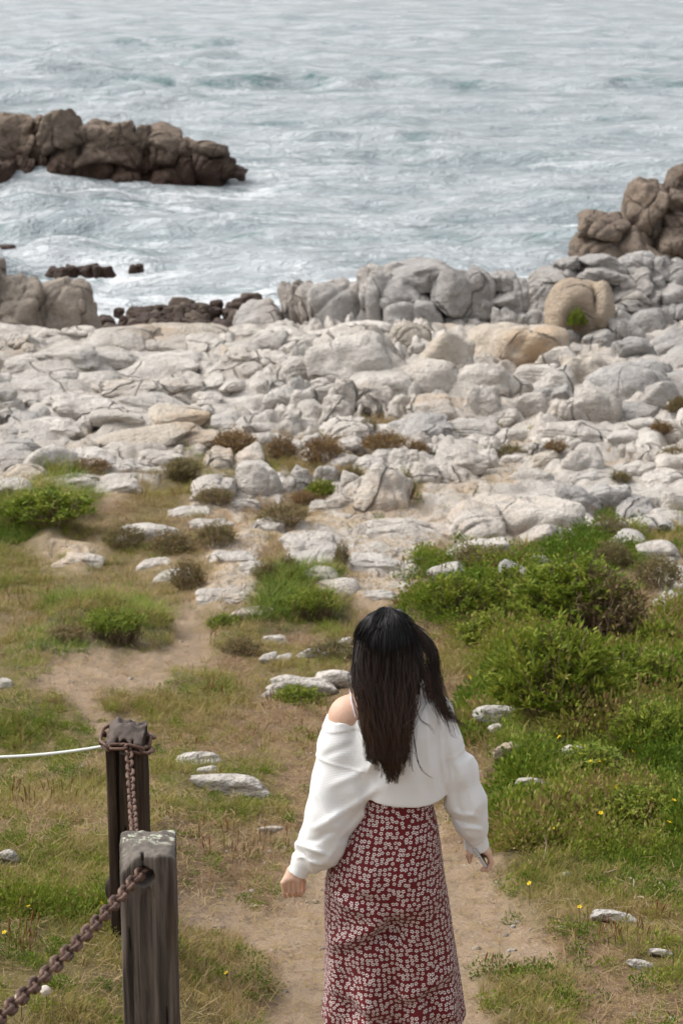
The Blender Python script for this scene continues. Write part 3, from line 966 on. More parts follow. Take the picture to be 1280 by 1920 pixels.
# loose stones lying in the turf, each on its own
STONES = [
    (433, 1479, 142, 38, 'large pale oval stone lying in the turf left of the woman', P_),
    (371, 1428, 80, 13, 'flat pale stone slab behind the large oval stone', P_),
    (386, 1448, 40, 6, 'thin sliver of stone just above the large oval stone', P_),
    (508, 1558, 50, 14, 'small flat pinkish stone on the brown path left of the sleeve', O_),
    (12, 1612, 44, 24, 'pale stone at the left edge beside the fence posts', P_),
    (6, 1284, 34, 18, 'small grey stone cut by the left edge above the rope', P_),
    (566, 1293, 122, 34, 'low pale rock in the grass left of the bare shoulder', P_),
    (636, 1276, 92, 40, 'rounded pale rock beside the hair, behind the bare shoulder', P_),
    (510, 1302, 40, 14, 'small pale stone at the foot of the low rock', P_),
    (502, 1236, 30, 20, 'left of two small round stones on the brown path edge', P_),
    (528, 1238, 34, 18, 'right of two small round stones on the brown path edge', P_),
    (516, 1202, 52, 13, 'flat pale stone above the two small round stones', P_),
    (584, 1228, 56, 13, 'flat stone between the round stones and the hair', P_),
    (646, 1206, 22, 16, 'small pale stone beside the crown of the head', P_),
    (640, 1222, 22, 10, 'smallest pale stone beside the head, under another', P_),
    (1073, 1428, 46, 30, 'pale domed stone in the lush green growth on the right', P_),
    (953, 1428, 56, 28, 'tan rounded stone in the grass beside the right sleeve', m_tan),
    (930, 1382, 28, 16, 'small pale stone below the long slab by the right sleeve', P_),
    (936, 1358, 92, 12, 'long narrow pale slab in the grass near the hair tips', P_),
    (1000, 1486, 62, 20, 'narrow slanting stone half sunk in the green growth', P_),
    (1155, 1724, 84, 26, 'long tapering pale stone in the turf at lower right', P_),
    (1240, 1792, 48, 18, 'domed pale stone near the lower right corner', P_),
    (1202, 1816, 52, 10, 'flat buried stone beside the domed one near the corner', P_),
    (1060, 1645, 18, 12, 'tiny pale stone in the turf right of the phone', P_),
    (1033, 1896, 8, 8, 'white pebble in the yellowish turf near the skirt hem', P_),
    (962, 1740, 9, 6, 'white pebble on the trodden path right of the skirt', P_),
]
CLEAR = []
for (x_, y_, w_, h_, lab, mt_) in STONES:
    o = rock_px('stone', x_, y_, w_, h_, ROUND, mt_, None, dep=0.8, sink=0.28 if w_ > 30 else 0.15, rz=rr.choice((0, math.pi)) + rr.uniform(-0.25, 0.25), label=lab, cat='stone')
    CLEAR.append((o.location[0], o.location[1] - 0.5 * o.scale[1], 0.56 * o.scale[0], 0.9 * o.scale[1]))
    if x_ > 850 and y_ < 1500:                     # these sit up out of the deep growth
        o.location[2] += 0.045

# ------------------------------------------------------------------ plants
def leaf_mat(name, stops, instancer=False, rough=0.65, trans=0.25):
    """Leaf colour picked along a ramp by a per-leaf tint (and, for scattered turf, a per-tuft tint)."""
    M = Mat(name)
    t = M.attr('tint')
    if instancer:
        t = M.math('ADD', M.math('MULTIPLY', t, 0.45), M.attr('dry', 'INSTANCER'))
    else:
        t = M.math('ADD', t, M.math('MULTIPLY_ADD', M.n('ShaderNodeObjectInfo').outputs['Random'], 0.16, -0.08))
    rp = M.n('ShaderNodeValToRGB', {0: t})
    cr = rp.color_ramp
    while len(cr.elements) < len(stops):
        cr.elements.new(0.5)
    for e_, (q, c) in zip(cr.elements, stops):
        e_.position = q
        e_.color = (*c, 1)
    M.set(Base_Color=rp.outputs[0], Roughness=rough, Specular_IOR_Level=0.25)
    if trans:
        tr = M.n('ShaderNodeBsdfTranslucent', {'Color': rp.outputs[0]})
        mx = M.n('ShaderNodeMixShader', {0: trans, 1: M.b.outputs[0], 2: tr.outputs[0]})
        M.nt.links.new(mx.outputs[0], M.nt.nodes['Material Output'].inputs[0])
    return M.m


TURF = [(0.0, (0.075, 0.110, 0.014)), (0.22, (0.15, 0.175, 0.024)), (0.45, (0.27, 0.235, 0.050)), (0.68, (0.36, 0.255, 0.095)), (0.88, (0.41, 0.31, 0.18)), (1.0, (0.31, 0.19, 0.11))]
m_turf = leaf_mat('turf_blades', TURF, True)
m_lush = leaf_mat('lush_leaves', [(0.0, (0.050, 0.090, 0.008)), (0.35, (0.125, 0.195, 0.016)), (0.65, (0.26, 0.29, 0.034)), (0.85, (0.32, 0.275, 0.09)), (1.0, (0.30, 0.185, 0.085))], True)
m_scrub = leaf_mat('scrub_leaves', [(0.0, (0.10, 0.085, 0.035)), (0.35, (0.16, 0.15, 0.055)), (0.65, (0.24, 0.19, 0.085)), (1.0, (0.27, 0.13, 0.06))])
m_red = leaf_mat('reddish_scrub_leaves', [(0.0, (0.12, 0.07, 0.035)), (0.4, (0.22, 0.12, 0.055)), (0.7, (0.26, 0.19, 0.07)), (1.0, (0.31, 0.12, 0.06))])
m_green = leaf_mat('green_shrub_leaves', [(0.0, (0.052, 0.088, 0.009)), (0.4, (0.14, 0.205, 0.017)), (0.75, (0.28, 0.305, 0.036)), (1.0, (0.34, 0.29, 0.08))])
m_stem = leaf_mat('dry_stems', [(0.0, (0.10, 0.065, 0.04)), (0.5, (0.19, 0.13, 0.08)), (1.0, (0.30, 0.22, 0.14))], trans=0)


def blades(n, hgt, wid, spread, bend, seed, nseg=3, hv=0.5, base_tint=0.0):
    """n bent grass blades rising from a disc; verts, quads, tint per vertex."""
    r = np.random.default_rng(seed)
    a = r.random(n) * 2 * math.pi
    rad = spread * np.sqrt(r.random(n))
    b = np.stack([rad * np.cos(a), rad * np.sin(a), np.zeros(n)], 1)
    h = hgt * (1 - hv + hv * 1.4 * r.random(n))
    da = a + r.normal(0, 0.9, n)
    out = np.stack([np.cos(da), np.sin(da), 0 * da], 1) * (bend * (0.3 + r.random(n)))[:, None]
    side = np.stack([-np.sin(da + r.normal(0, 0.6, n)), np.cos(da), 0 * da], 1)
    side /= np.linalg.norm(side, axis=1)[:, None]
    t = np.linspace(0, 1, nseg + 1)
    ctr = b[:, None] + out[:, None] * (t ** 1.8 * hgt)[None, :, None]
    ctr[:, :, 2] += h[:, None] * (t - 0.25 * bend * t ** 3)[None, :]
    w = wid * (1 - t ** 1.5 * 0.85)
    Vl = ctr - side[:, None] * w[None, :, None] / 2
    Vr = ctr + side[:, None] * w[None, :, None] / 2
    V = np.stack([Vl, Vr], 2).reshape(-1, 3)
    m = 2 * (nseg + 1)
    q = np.arange(nseg)
    f = np.stack([2 * q, 2 * q + 1, 2 * q + 3, 2 * q + 2], 1)
    F = (f[None] + (np.arange(n) * m)[:, None, None]).reshape(-1, 4)
    tint = np.repeat(base_tint + r.random(n) * 1.0, m)
    return V, F, tint


def leaves(pts, dirs, ln, wd, r, tint):
    """One folded quad leaf at each point, pointing along dirs."""
    n = len(pts)
    d = dirs + r.normal(0, 0.45, (n, 3))
    d /= np.linalg.norm(d, axis=1)[:, None] + 1e-9
    s = np.cross(d, r.normal(0, 1, (n, 3)))
    s /= np.linalg.norm(s, axis=1)[:, None] + 1e-9
    up = np.cross(s, d)
    L = (ln * (0.6 + 0.8 * r.random(n)))[:, None]
    W = (wd * (0.6 + 0.8 * r.random(n)))[:, None]
    V = np.stack([pts, pts + d * L * 0.5 + s * W * 0.5 + up * W * 0.15, pts + d * L, pts + d * L * 0.5 - s * W * 0.5 + up * W * 0.15], 1).reshape(-1, 3)
    F = np.arange(4 * n).reshape(-1, 4)
    return V, F, np.repeat(tint, 4)


def attr_mesh(name, V, F, tint, mt):
    me = mesh_np(name, V, F, False)
    fattr(me, 'tint', np.clip(tint, 0, 1))
    me.materials.append(mt)
    return me


def proto(name, me, coll):
    o = bpy.data.objects.new(name, me)
    coll.objects.link(o)
    return o


def leafy_tuft(seed, n, R, hgt, ln, wd):
    r = np.random.default_rng(seed)
    d = r.normal(0, 1, (n, 3))
    d[:, 2] = np.abs(d[:, 2]) * 0.8 + 0.15
    d /= np.linalg.norm(d, axis=1)[:, None]
    rad = r.random(n) ** 0.45
    pts = d * rad[:, None] * np.array((R, R, hgt))
    dirs = d + np.array((0, 0, 0.5))
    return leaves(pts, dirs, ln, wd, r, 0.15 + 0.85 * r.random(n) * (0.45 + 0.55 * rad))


def scatter(name, label, pts, rotz, tilt, scl, idx, dry, protos):
    me = bpy.data.meshes.new(name)
    me.vertices.add(len(pts))
    me.vertices.foreach_set('co', np.asarray(pts, np.float32).ravel())
    fattr(me, 'rot', np.stack([tilt[:, 0], tilt[:, 1], rotz], 1), 'FLOAT_VECTOR')
    fattr(me, 'scl', scl)
    fattr(me, 'idx', idx, 'INT')
    fattr(me, 'dry', dry)
    coll = bpy.data.collections.new(name + '_tufts')
    for k, m_ in enumerate(protos):
        proto('%s_tuft_%02d' % (name, k), m_, coll)
    o = obj(name, me)
    tree = bpy.data.node_groups.new(name + '_scatter', 'GeometryNodeTree')
    tree.interface.new_socket('Geometry', in_out='INPUT', socket_type='NodeSocketGeometry')
    tree.interface.new_socket('Geometry', in_out='OUTPUT', socket_type='NodeSocketGeometry')
    N = tree.nodes.new
    gi, go = N('NodeGroupInput'), N('NodeGroupOutput')
    iop, ci = N('GeometryNodeInstanceOnPoints'), N('GeometryNodeCollectionInfo')
    ci.inputs[0].default_value = coll
    ci.inputs['Separate Children'].default_value = True
    ci.inputs['Reset Children'].default_value = True
    iop.inputs['Pick Instance'].default_value = True

    def na(nm, dt):
        q = N('GeometryNodeInputNamedAttribute')
        q.data_type = dt
        q.inputs[0].default_value = nm
        return q.outputs[0]
    e2r = N('FunctionNodeEulerToRotation')
    Lk = tree.links.new
    Lk(gi.outputs[0], iop.inputs['Points'])
    Lk(ci.outputs[0], iop.inputs['Instance'])
    Lk(na('idx', 'INT'), iop.inputs['Instance Index'])
    Lk(na('rot', 'FLOAT_VECTOR'), e2r.inputs[0])
    Lk(e2r.outputs[0], iop.inputs['Rotation'])
    Lk(na('scl', 'FLOAT'), iop.inputs['Scale'])
    Lk(iop.outputs[0], go.inputs[0])
    md = o.modifiers.new('scatter', 'NODES')
    md.node_group = tree
    return tag(o, label, 'grass', kind='stuff')


def candidates(n, seed, ymin=790, ymax=2060):
    """Random spots on the ground, evenly spread as seen from the path, also past the picture's edges."""
    r = np.random.default_rng(seed)
    row = rows[(rows > 4.6) & (rows < 34)]
    y = np.interp(r.random(n) * (len(row) - 1), np.arange(len(row)), row)
    x = (r.random(n) * 2 - 1) * (0.22 * y + 0.6)
    keep = np.ones(n, bool)
    for (cx, cy, ax, ay) in CLEAR:                 # stones stay free of growth
        keep &= ((x - cx) / ax) ** 2 + ((y - cy) / max(ay, 0.12)) ** 2 > 1
    x, y = x[keep], y[keep]
    z, w, px, py = H(x, y, True)
    return r, x, y, z, w, px, py


# short turf: green to straw
r, x, y, z, w, px, py = candidates(210000, 1)
clump = vnoise2(x * 2.6, y * 2.6, 61) * 0.5 + 0.5
den = w @ np.array([0.020, 0.17, 0.04, 0.34, 0.80, 0.22, 0.34])
den = den * (0.15 + 1.15 * smooth(0.2, 0.7, clump)) * np.where(w[:, 0] > 0.4, 0.5, 1)
k = r.random(len(x)) < den * 0.42
x, y, z, w, px, py, clump = [q[k] for q in (x, y, z, w, px, py, clump)]
n = len(x)
dry = w @ np.array([0.62, 0.58, 0.62, 0.56, 0.26, 0.10, 0.50]) + 0.20 * vnoise2(x * 1.4, y * 1.4, 63) + r.normal(0, 0.10, n)
# greener turf at lower left, yellower by the path, as in the photograph
dry = np.clip(dry + 0.22 * vnoise2(x * 0.55, y * 0.55, 64) - 0.08 * (px < 210) * (py > 1280), 0, 0.78)
scl = (0.62 + 0.035 * y) * (w @ np.array([0.8, 0.6, 0.45, 0.62, 0.82, 1.15, 1.1])) * r.uniform(0.55, 1.25, n)
tuf = []
for s_ in range(7):
    V, F, t = blades(26, (0.035, 0.05, 0.04, 0.06, 0.032, 0.05, 0.085)[s_], 0.0034, 0.075, (1.0, 0.8, 1.3, 0.7, 1.5, 1.0, 0.6)[s_], 400 + s_)
    tuf.append(attr_mesh('turf_tuft', V, F, t, m_turf))
scatter('grass', 'short green and straw-coloured turf growing beside the path and between rocks', np.stack([x, y, z - 0.004], 1), r.random(n) * 6.283, r.normal(0, 0.12, (n, 2)), scl, r.integers(0, 7, n), dry, tuf)

# lush leafy growth on the right and in the green patches
r, x, y, z, w, px, py = candidates(120000, 2)
clump = vnoise2(x * 2.1, y * 2.1, 65) * 0.5 + 0.5
den = (w @ np.array([0, 0.01, 0.0, 0.06, 0.20, 0.95, 0.12])) * (0.10 + 1.15 * smooth(0.15, 0.75, clump))
k = r.random(len(x)) < den * 0.42
x, y, z, w, px, py, clump = [q[k] for q in (x, y, z, w, px, py, clump)]
n = len(x)
left = px < 700
dry = np.clip(0.20 + 0.42 * vnoise2(x * 1.5, y * 1.5, 66) + r.normal(0, 0.17, n) + 0.16 * left, 0, 0.72)
scl = (0.75 + 0.035 * y) * (0.55 + 0.75 * clump * w[:, 5]) * r.uniform(0.7, 1.3, n) * np.where(left, 0.75, 1.0)
tuf = []
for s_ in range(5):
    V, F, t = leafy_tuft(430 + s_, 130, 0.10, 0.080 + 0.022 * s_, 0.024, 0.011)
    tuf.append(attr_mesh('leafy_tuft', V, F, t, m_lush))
for s_ in range(4):
    V, F, t = blades(30, 0.085 + 0.025 * s_, 0.0042, 0.07, 1.05, 440 + s_, 4)
    tuf.append(attr_mesh('tall_tuft', V, F, t, m_lush))
idx = np.where(left & (py < 1300), r.integers(5, 9, n), np.where(r.random(n) < 0.88, r.integers(0, 5, n), r.integers(5, 9, n)))
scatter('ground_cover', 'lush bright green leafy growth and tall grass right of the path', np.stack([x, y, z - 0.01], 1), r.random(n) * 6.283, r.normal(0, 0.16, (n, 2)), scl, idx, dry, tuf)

# dead stalks and litter lying on the trodden earth
r, x, y, z, w, px, py = candidates(60000, 3)
den = w @ np.array([0.0, 0.10, 0.45, 0.6, 0.20, 0.06, 0.3])
k = r.random(len(x)) < den * 0.35
x, y, z, w = [q[k] for q in (x, y, z, w)]
n = len(x)
tuf = []
for s_ in range(5):
    rs = np.random.default_rng(460 + s_)
    prts, tn = [], []
    for q in range(9):
        a_, l_ = rs.random() * 6.28, rs.uniform(0.02, 0.075)
        c_ = np.array((rs.normal(0, 0.05), rs.normal(0, 0.05), 0.004))
        d_ = np.array((math.cos(a_), math.sin(a_), rs.uniform(-0.02, 0.25)))
        sd_ = np.array((-d_[1], d_[0], 0)) * 0.0016
        prts.append((np.array([c_ - sd_, c_ + sd_, c_ + d_ * l_ + sd_ * 0.4, c_ + d_ * l_ - sd_ * 0.4]), np.array([[0, 1, 2, 3]])))
        tn += [rs.uniform(0.2, 1.0)] * 4
    V, F = cat_meshes(prts)
    tuf.append(attr_mesh('straw_litter', V, F, np.array(tn), m_turf))
sc_ = scatter('straw_litter', 'dead straw and dry stalks littering the bare path', np.stack([x, y, z + 0.003], 1), r.random(n) * 6.283, r.normal(0, 0.08, (n, 2)), (0.8 + 0.03 * y) * r.uniform(0.6, 1.3, n), r.integers(0, 5, n), 0.45 + 0.15 * r.random(n), tuf)
sc_['category'] = 'litter'


# small stones and grit on the bare earth
r, x, y, z, w, px, py = candidates(60000, 5)
den = w @ np.array([0.03, 0.30, 0.40, 0.25, 0.02, 0.0, 0.05])
k = r.random(len(x)) < den * 0.16
x, y, z = x[k], y[k], z[k]
n = len(x)
tuf = []
m_peb = rock_mat('pebble_stone', (0.52, 0.46, 0.39), (0.30, 0.25, 0.20), lichen=0.05, crack=0.0).m
for s_ in range(4):
    me_ = boulder_mesh(600 + s_, 5, 2, 5, 0.06, 0)
    me_.transform(Matrix.Diagonal((0.022, 0.018, 0.012, 1)))
    me_.materials.append(m_peb)
    tuf.append(me_)
sc_ = scatter('pebbles', 'small pebbles and grit scattered on the bare path', np.stack([x, y, z + 0.002], 1), r.random(n) * 6.283, r.normal(0, 0.1, (n, 2)), (0.7 + 0.03 * y) * np.exp(r.normal(-0.5, 0.5, n)), r.integers(0, 4, n), r.random(n), tuf)
sc_['category'] = 'pebbles'

# upright reddish seed stalks of plantain
r, x, y, z, w, px, py = candidates(30000, 4)
den = (w @ np.array([0.0, 0.02, 0.03, 0.30, 0.40, 0.55, 0.2])) * smooth(0.5, 0.8, vnoise2(x * 1.8, y * 1.8, 88) * 0.5 + 0.5)
k = r.random(len(x)) < den * 0.15
x, y, z = x[k], y[k], z[k]
n = len(x)
tuf = []
for s_ in range(4):
    rs = np.random.default_rng(480 + s_)
    prts, tn = [], []
    for q in range(5):
        b_ = np.array((rs.normal(0, 0.04), rs.normal(0, 0.04), 0.0))
        h_ = rs.uniform(0.05, 0.11)
        e_ = b_ + np.array((rs.normal(0, 0.012), rs.normal(0, 0.012), h_))
        V, F = tube(spline([b_, 0.5 * (b_ + e_) + rs.normal(0, 0.003, 3), e_], 7), np.array((1, 1, 1, 1.1, 2.6, 2.8, 1.2)) * 0.0012, 4)
        prts.append((V, F))
        tn.append(np.full(len(V), rs.uniform(0.3, 1.0)))
    V, F = cat_meshes(prts)
    tuf.append(attr_mesh('seed_stalks', V, F, np.concatenate(tn), m_red))
sc_ = scatter('seed_stalks', 'thin reddish brown seed stalks standing in the turf', np.stack([x, y, z], 1), r.random(n) * 6.283, r.normal(0, 0.1, (n, 2)), (0.8 + 0.03 * y) * r.uniform(0.7, 1.2, n), r.integers(0, 4, n), r.random(n), tuf)
sc_['category'] = 'stalks'


# shrubs: a fan of thin stems carrying small leaves, one thing each
def shrub_meshes(seed, kind):
    r = np.random.default_rng(seed)
    ns = {'scrub': 150, 'green': 150, 'drape': 420, 'tall': 170, 'dome': 330}[kind]
    st, lv, st_t, lv_t = [], [], [], []
    lp, ld, lt = [], [], []
    for k in range(ns):
        a = r.random() * 2 * math.pi
        u = math.sqrt(r.random())
        el = {'scrub': 1.25, 'green': 1.2, 'drape': 1.1, 'tall': 0.75, 'dome': 1.35}[kind] * u
        top = np.array((math.cos(a) * math.sin(el), math.sin(a) * math.sin(el), math.cos(el))) * np.array((0.5, 0.5, 1.0)) * r.uniform(0.72, 1.08)
        root = np.array((math.cos(a), math.sin(a), 0)) * 0.30 * u * r.uniform(0.6, 1)
        mid = root * 0.55 + top * 0.55 + np.array((0, 0, 0.06))
        pth = spline([root, mid, top], 6)
        if kind == 'drape' and r.random() < 0.75:          # dead runners hanging down the side
            drop = top * np.array((1.12, 1.12, 1)) + np.array((0, 0, -r.uniform(0.35, 0.95) * max(top[2], 0.2)))
            pth = spline([root, mid, top, 0.5 * (top * 1.08 + drop) + np.array((0, 0, 0.04)), drop], 9)
        pth[1:] += r.normal(0, 0.018, (len(pth) - 1, 3))
        V, F = tube(pth, np.linspace(0.006, 0.0025, len(pth)) * (1.2 if kind == 'drape' else 1), 3)
        st.append((V, F))
        st_t.append(np.full(len(V), r.random()))
        m = {'scrub': 15, 'green': 20, 'drape': 7, 'tall': 12, 'dome': 26}[kind]
        t = r.uniform(0.35, 1.0, m) ** 0.7
        if kind == 'drape' and len(pth) > 6:
            t = t * 0.55
        i = np.minimum((t * (len(pth) - 1)).astype(int), len(pth) - 2)
        fr = (t * (len(pth) - 1) - i)[:, None]
        lp.append(pth[i] * (1 - fr) + pth[i + 1] * fr + r.normal(0, 0.015, (m, 3)))
        ld.append(pth[i + 1] - pth[i] + np.array((0, 0, 0.05)))
        lt.append(np.clip(0.25 + 0.5 * r.random(m) + 0.25 * (r.random() - 0.5) + 0.2 * (t - 0.6), 0, 1))
    Vs, Fs = cat_meshes(st)
    lp, ld, lt = np.concatenate(lp), np.concatenate(ld), np.concatenate(lt)
    ld /= np.linalg.norm(ld, axis=1)[:, None]
    lw = {'scrub': (0.075, 0.020), 'green': (0.075, 0.032), 'drape': (0.06, 0.024), 'tall': (0.14, 0.014), 'dome': (0.075, 0.022)}[kind]
    Vl, Fl, tl_ = leaves(lp, ld, lw[0], lw[1], r, lt)
    return (Vs, Fs, np.concatenate(st_t)), (Vl, Fl, tl_)


_shrub = {}


def shrub(px, py, w, h, kind, mt, label, dz=0.0, group=None, Y=None, name='shrub', var=None):
    v = var if var is not None else rr.randrange(2)
    key = (kind, mt.name, v)
    if key not in _shrub:
        (Vs, Fs, ts), (Vl, Fl, tl_) = shrub_meshes(hash(kind) % 1 + {'scrub': 500, 'green': 520, 'drape': 540, 'tall': 560, 'dome': 580}[kind] + v, kind)
        _shrub[key] = (attr_mesh('stems', Vs, Fs, ts, m_stem), attr_mesh('foliage', Vl, Fl, tl_, mt))
    g = ground_at(px, py) if Y is None else at(px, py, Y)
    d = g[1] * CP - (g[2] - CAM_Z) * SP
    s = d / FPX
    root = thing(name, (g[0], g[1] + 0.18 * w * s, g[2] - 0.03 + dz), label, 'shrub', group)
    el = math.atan2(CAM_Z - g[2], g[1])
    hh = max((h * s - 0.25 * w * s * math.sin(el)) / math.cos(el), 0.35 * w * s)
    for nm, me in zip(('stems', 'foliage'), _shrub[key]):
        o = obj(nm, me, None, root)
        o.scale = (w * s, w * s * 0.85, hh)
        o.rotation_euler = (0, 0, rr.uniform(0, 6.28))
    return root


S, Rd, Gn = m_scrub, m_red, m_green
Br = leaf_mat('brown_drape_leaves', [(0.0, (0.13, 0.075, 0.035)), (0.4, (0.20, 0.125, 0.06)), (0.7, (0.20, 0.17, 0.06)), (1.0, (0.22, 0.24, 0.05))])
shrub(1075, 1215, 250, 130, 'dome', Gn, 'green leafy crown growing over the draping brown bush', dz=0.22)
for a in (
    (168, 888, 96, 34, 'scrub', Rd, 'reddish dry shrub on the pale slab near the left edge'),
    (90, 985, 190, 66, 'green', Gn, 'wide green shrub growing at the left edge below the grey boulders'),
    (30, 990, 110, 60, 'tall', Gn, 'tall green grassy plant cut by the left edge, above the turf'),
    (232, 1030, 96, 58, 'scrub', S, 'olive shrub left of the long white rock in the turf'),
    (320, 1036, 120, 50, 'scrub', S, 'dry olive shrub in front of the long white rock'),
    (405, 1028, 100, 56, 'scrub', S, 'olive shrub right of the long white rock'),
    (350, 1108, 80, 70, 'scrub', S, 'dry brownish shrub beside the flat white slabs on the left'),
    (500, 1094, 66, 52, 'scrub', S, 'dark olive shrub left of the stacked rounded rocks'),
    (540, 1078, 50, 46, 'scrub', S, 'small dry shrub against the stacked rounded rocks'),
    (585, 1166, 150, 70, 'tall', Gn, 'bushy green grass clump with tan seed heads above the head'),
    (530, 984, 116, 50, 'scrub', S, 'wide brownish shrub on pale grit behind the stacked rocks'),
    (602, 934, 66, 42, 'green', Gn, 'small green shrub right of the heart-shaped white rock'),
    (425, 916, 50, 34, 'scrub', S, 'dark shrub in the gap between the two white domed rocks'),
    (400, 944, 100, 34, 'scrub', S, 'low dry shrub at the foot of the two white domed rocks'),
    (570, 944, 70, 30, 'scrub', Rd, 'low reddish shrub below the heart-shaped white rock'),
    (762, 936, 44, 62, 'scrub', S, 'narrow upright olive shrub right of the sloping slab'),
    (660, 902, 50, 38, 'scrub', S, 'olive shrub on top of the sloping slab'),
    (438, 850, 110, 56, 'scrub', Rd, 'tall reddish brown shrub at the top of the grassy strip'),
    (340, 905, 110, 50, 'tall', S, 'tawny grass clump on the left side of the grassy strip'),
    (530, 862, 70, 56, 'scrub', Rd, 'reddish brown shrub between the grassy strip and the rocks'),
    (606, 872, 112, 62, 'scrub', Rd, 'rounded reddish green shrub in the middle of the shore'),
    (720, 846, 100, 46, 'scrub', Rd, 'reddish shrub spreading over rocks right of the rounded one'),
    (690, 812, 50, 34, 'scrub', S, 'small upright tawny shrub among the pale boulders'),
    (780, 850, 60, 30, 'scrub', Rd, 'small reddish shrub at the end of the row on the rocks'),
    (956, 864, 76, 40, 'scrub', S, 'tawny shrub between pale slabs right of centre'),
    (1042, 846, 56, 30, 'scrub', Rd, 'low dark red shrub among pale boulders right of centre'),
    (1240, 812, 60, 30, 'scrub', Rd, 'small orange red shrub near the right edge among boulders'),
    (1272, 778, 50, 40, 'green', S, 'olive shrub cut by the right edge beside grey boulders'),
    (1265, 868, 60, 44, 'scrub', S, 'tawny shrub at the right edge below the pale boulders'),
    (1160, 905, 60, 24, 'green', S, 'small flat green shrub in a crack of the right slabs'),
    (640, 1068, 44, 62, 'scrub', S, 'thin olive shrub right of the stacked rounded rocks'),
    (935, 990, 60, 40, 'scrub', S, 'small tawny shrub on the big pale mound'),
    (1145, 1010, 80, 50, 'scrub', S, 'olive shrub in the rocks above the draping bush'),
    (900, 1062, 130, 40, 'scrub', S, 'low brownish shrub along the edge of the green bank'),
    (1150, 1062, 100, 56, 'scrub', S, 'grey green shrub on top of the draping bush'),
    (1235, 1105, 110, 76, 'scrub', S, 'olive brown shrub at the right edge above the grey stone'),
    (1125, 1222, 220, 160, 'drape', Br, 'large bush with brown dead stems draping down its side'),
    (860, 1160, 160, 96, 'green', Gn, 'leafy green bush right behind the head'),
    (960, 1150, 170, 96, 'green', Gn, 'leafy bush between the head and the draping brown bush'),
    (1045, 1345, 260, 200, 'dome', Gn, 'big dome of bright green feathery leaves in front of the draping bush'),
    (915, 1215, 150, 80, 'green', Gn, 'leafy green mound right of the hair, above the turf strip'),
    (1180, 1310, 200, 110, 'green', Gn, 'broad green bush right of the bright feathery dome'),
    (1225, 1420, 200, 110, 'dome', Gn, 'green leafy mound at the right edge among yellow flowers'),
    (1110, 1470, 190, 80, 'green', Gn, 'low green bush right of the pale domed stone'),
    (1040, 1570, 170, 70, 'green', Gn, 'dark green leafy clump right of the hand with the phone'),
    (1200, 1545, 190, 80, 'green', Gn, 'wide low bush at the right edge above the twigs'),
    (1000, 1420, 120, 50, 'green', Gn, 'small leafy clump between the tan stone and the domed stone'),
    (1240, 1240, 120, 90, 'green', Gn, 'dark green bush at the right edge under the grey stone'),
    (215, 1205, 170, 60, 'tall', Gn, 'thick clump of tall dark green grass in the left turf'),
    (125, 1212, 110, 46, 'tall', S, 'tawny olive grass clump left of the tall green one'),
    (450, 1226, 96, 40, 'scrub', S, 'low olive shrub on the left side of the path'),
    (418, 1178, 80, 34, 'green', Gn, 'low green shrub below the pale flat ground'),
    (626, 1238, 120, 30, 'scrub', S, 'low olive shrub beside the hair'),
    (560, 1322, 110, 30, 'green', Gn, 'low green plant in front of the low pale rock'),
):
    shrub(*a)
gE = at(1083, 618, YE - 0.12)
shrub(1083, 618, 46, 44, 'green', Gn, 'small green plant growing in the hollow of the tan boulder', Y=YE - 0.1, name='plant')

# yellow wildflowers, clover heads, dry stalks
m_yellow = simple('yellow_petals', (0.75, 0.52, 0.01), 0.6, 0.2).m
m_white = simple('clover_white', (0.62, 0.55, 0.47), 0.8, 0.1).m
th = np.arange(5) / 5 * 2 * math.pi
pet = []
for a in th:
    c_, s_ = math.cos(a), math.sin(a)
    q = np.array([(0.1, -0.18, 0), (0.6, -0.36, 0.16), (1.0, 0, 0.25), (0.6, 0.36, 0.16), (0.1, 0.18, 0)])
    q = q @ np.array([(c_, s_, 0), (-s_, c_, 0), (0, 0, 1)])
    pet.append((np.vstack([q[:4]]), np.array([[0, 1, 2, 3]])))
Vp, Fp = cat_meshes(pet)
pet_me = mesh_np('petals', Vp * 0.009, Fp, False)
stm_me = None
FLW = [(8, 1749), (53, 1700), (190, 1694), (424, 1825), (956, 1564), (1040, 1553), (992, 1657), (1086, 1701), (1101, 1701), (1261, 1779), (1126, 1525), (1155, 1476), (1086, 1282), (1094, 1286), (1081, 1278),
       (1200, 1398), (1185, 1409), (1127, 1372), (1122, 1427), (1106, 1428), (1132, 1426), (1254, 1542), (1263, 1501), (932, 1319), (880, 1270), (1048, 1382), (1206, 1322)]
stem_me = mesh_np('stem', *tube([(0, 0, -0.09), (0.004, 0, -0.04), (0, 0, 0)], 0.0014, 4))
FLAB = {(8, 1749): 'yellow wildflower at the left edge above the chain', (53, 1700): 'yellow wildflower near the left edge, left of both posts', (190, 1694): 'yellow wildflower just left of the rotten post',
        (424, 1825): 'yellow wildflower in the turf right of the near post', (956, 1564): 'bright yellow wildflower right of the hand with the phone', (1040, 1553): 'yellow wildflower above the tall bent dry stalk',
        (992, 1657): 'yellow wildflower at the path edge below the phone', (1261, 1779): 'yellow wildflower beside the domed stone near the lower right corner', (880, 1270): 'yellow wildflower beside the hair on the right',
        (932, 1319): 'yellow wildflower above the long narrow slab by the hair tips'}
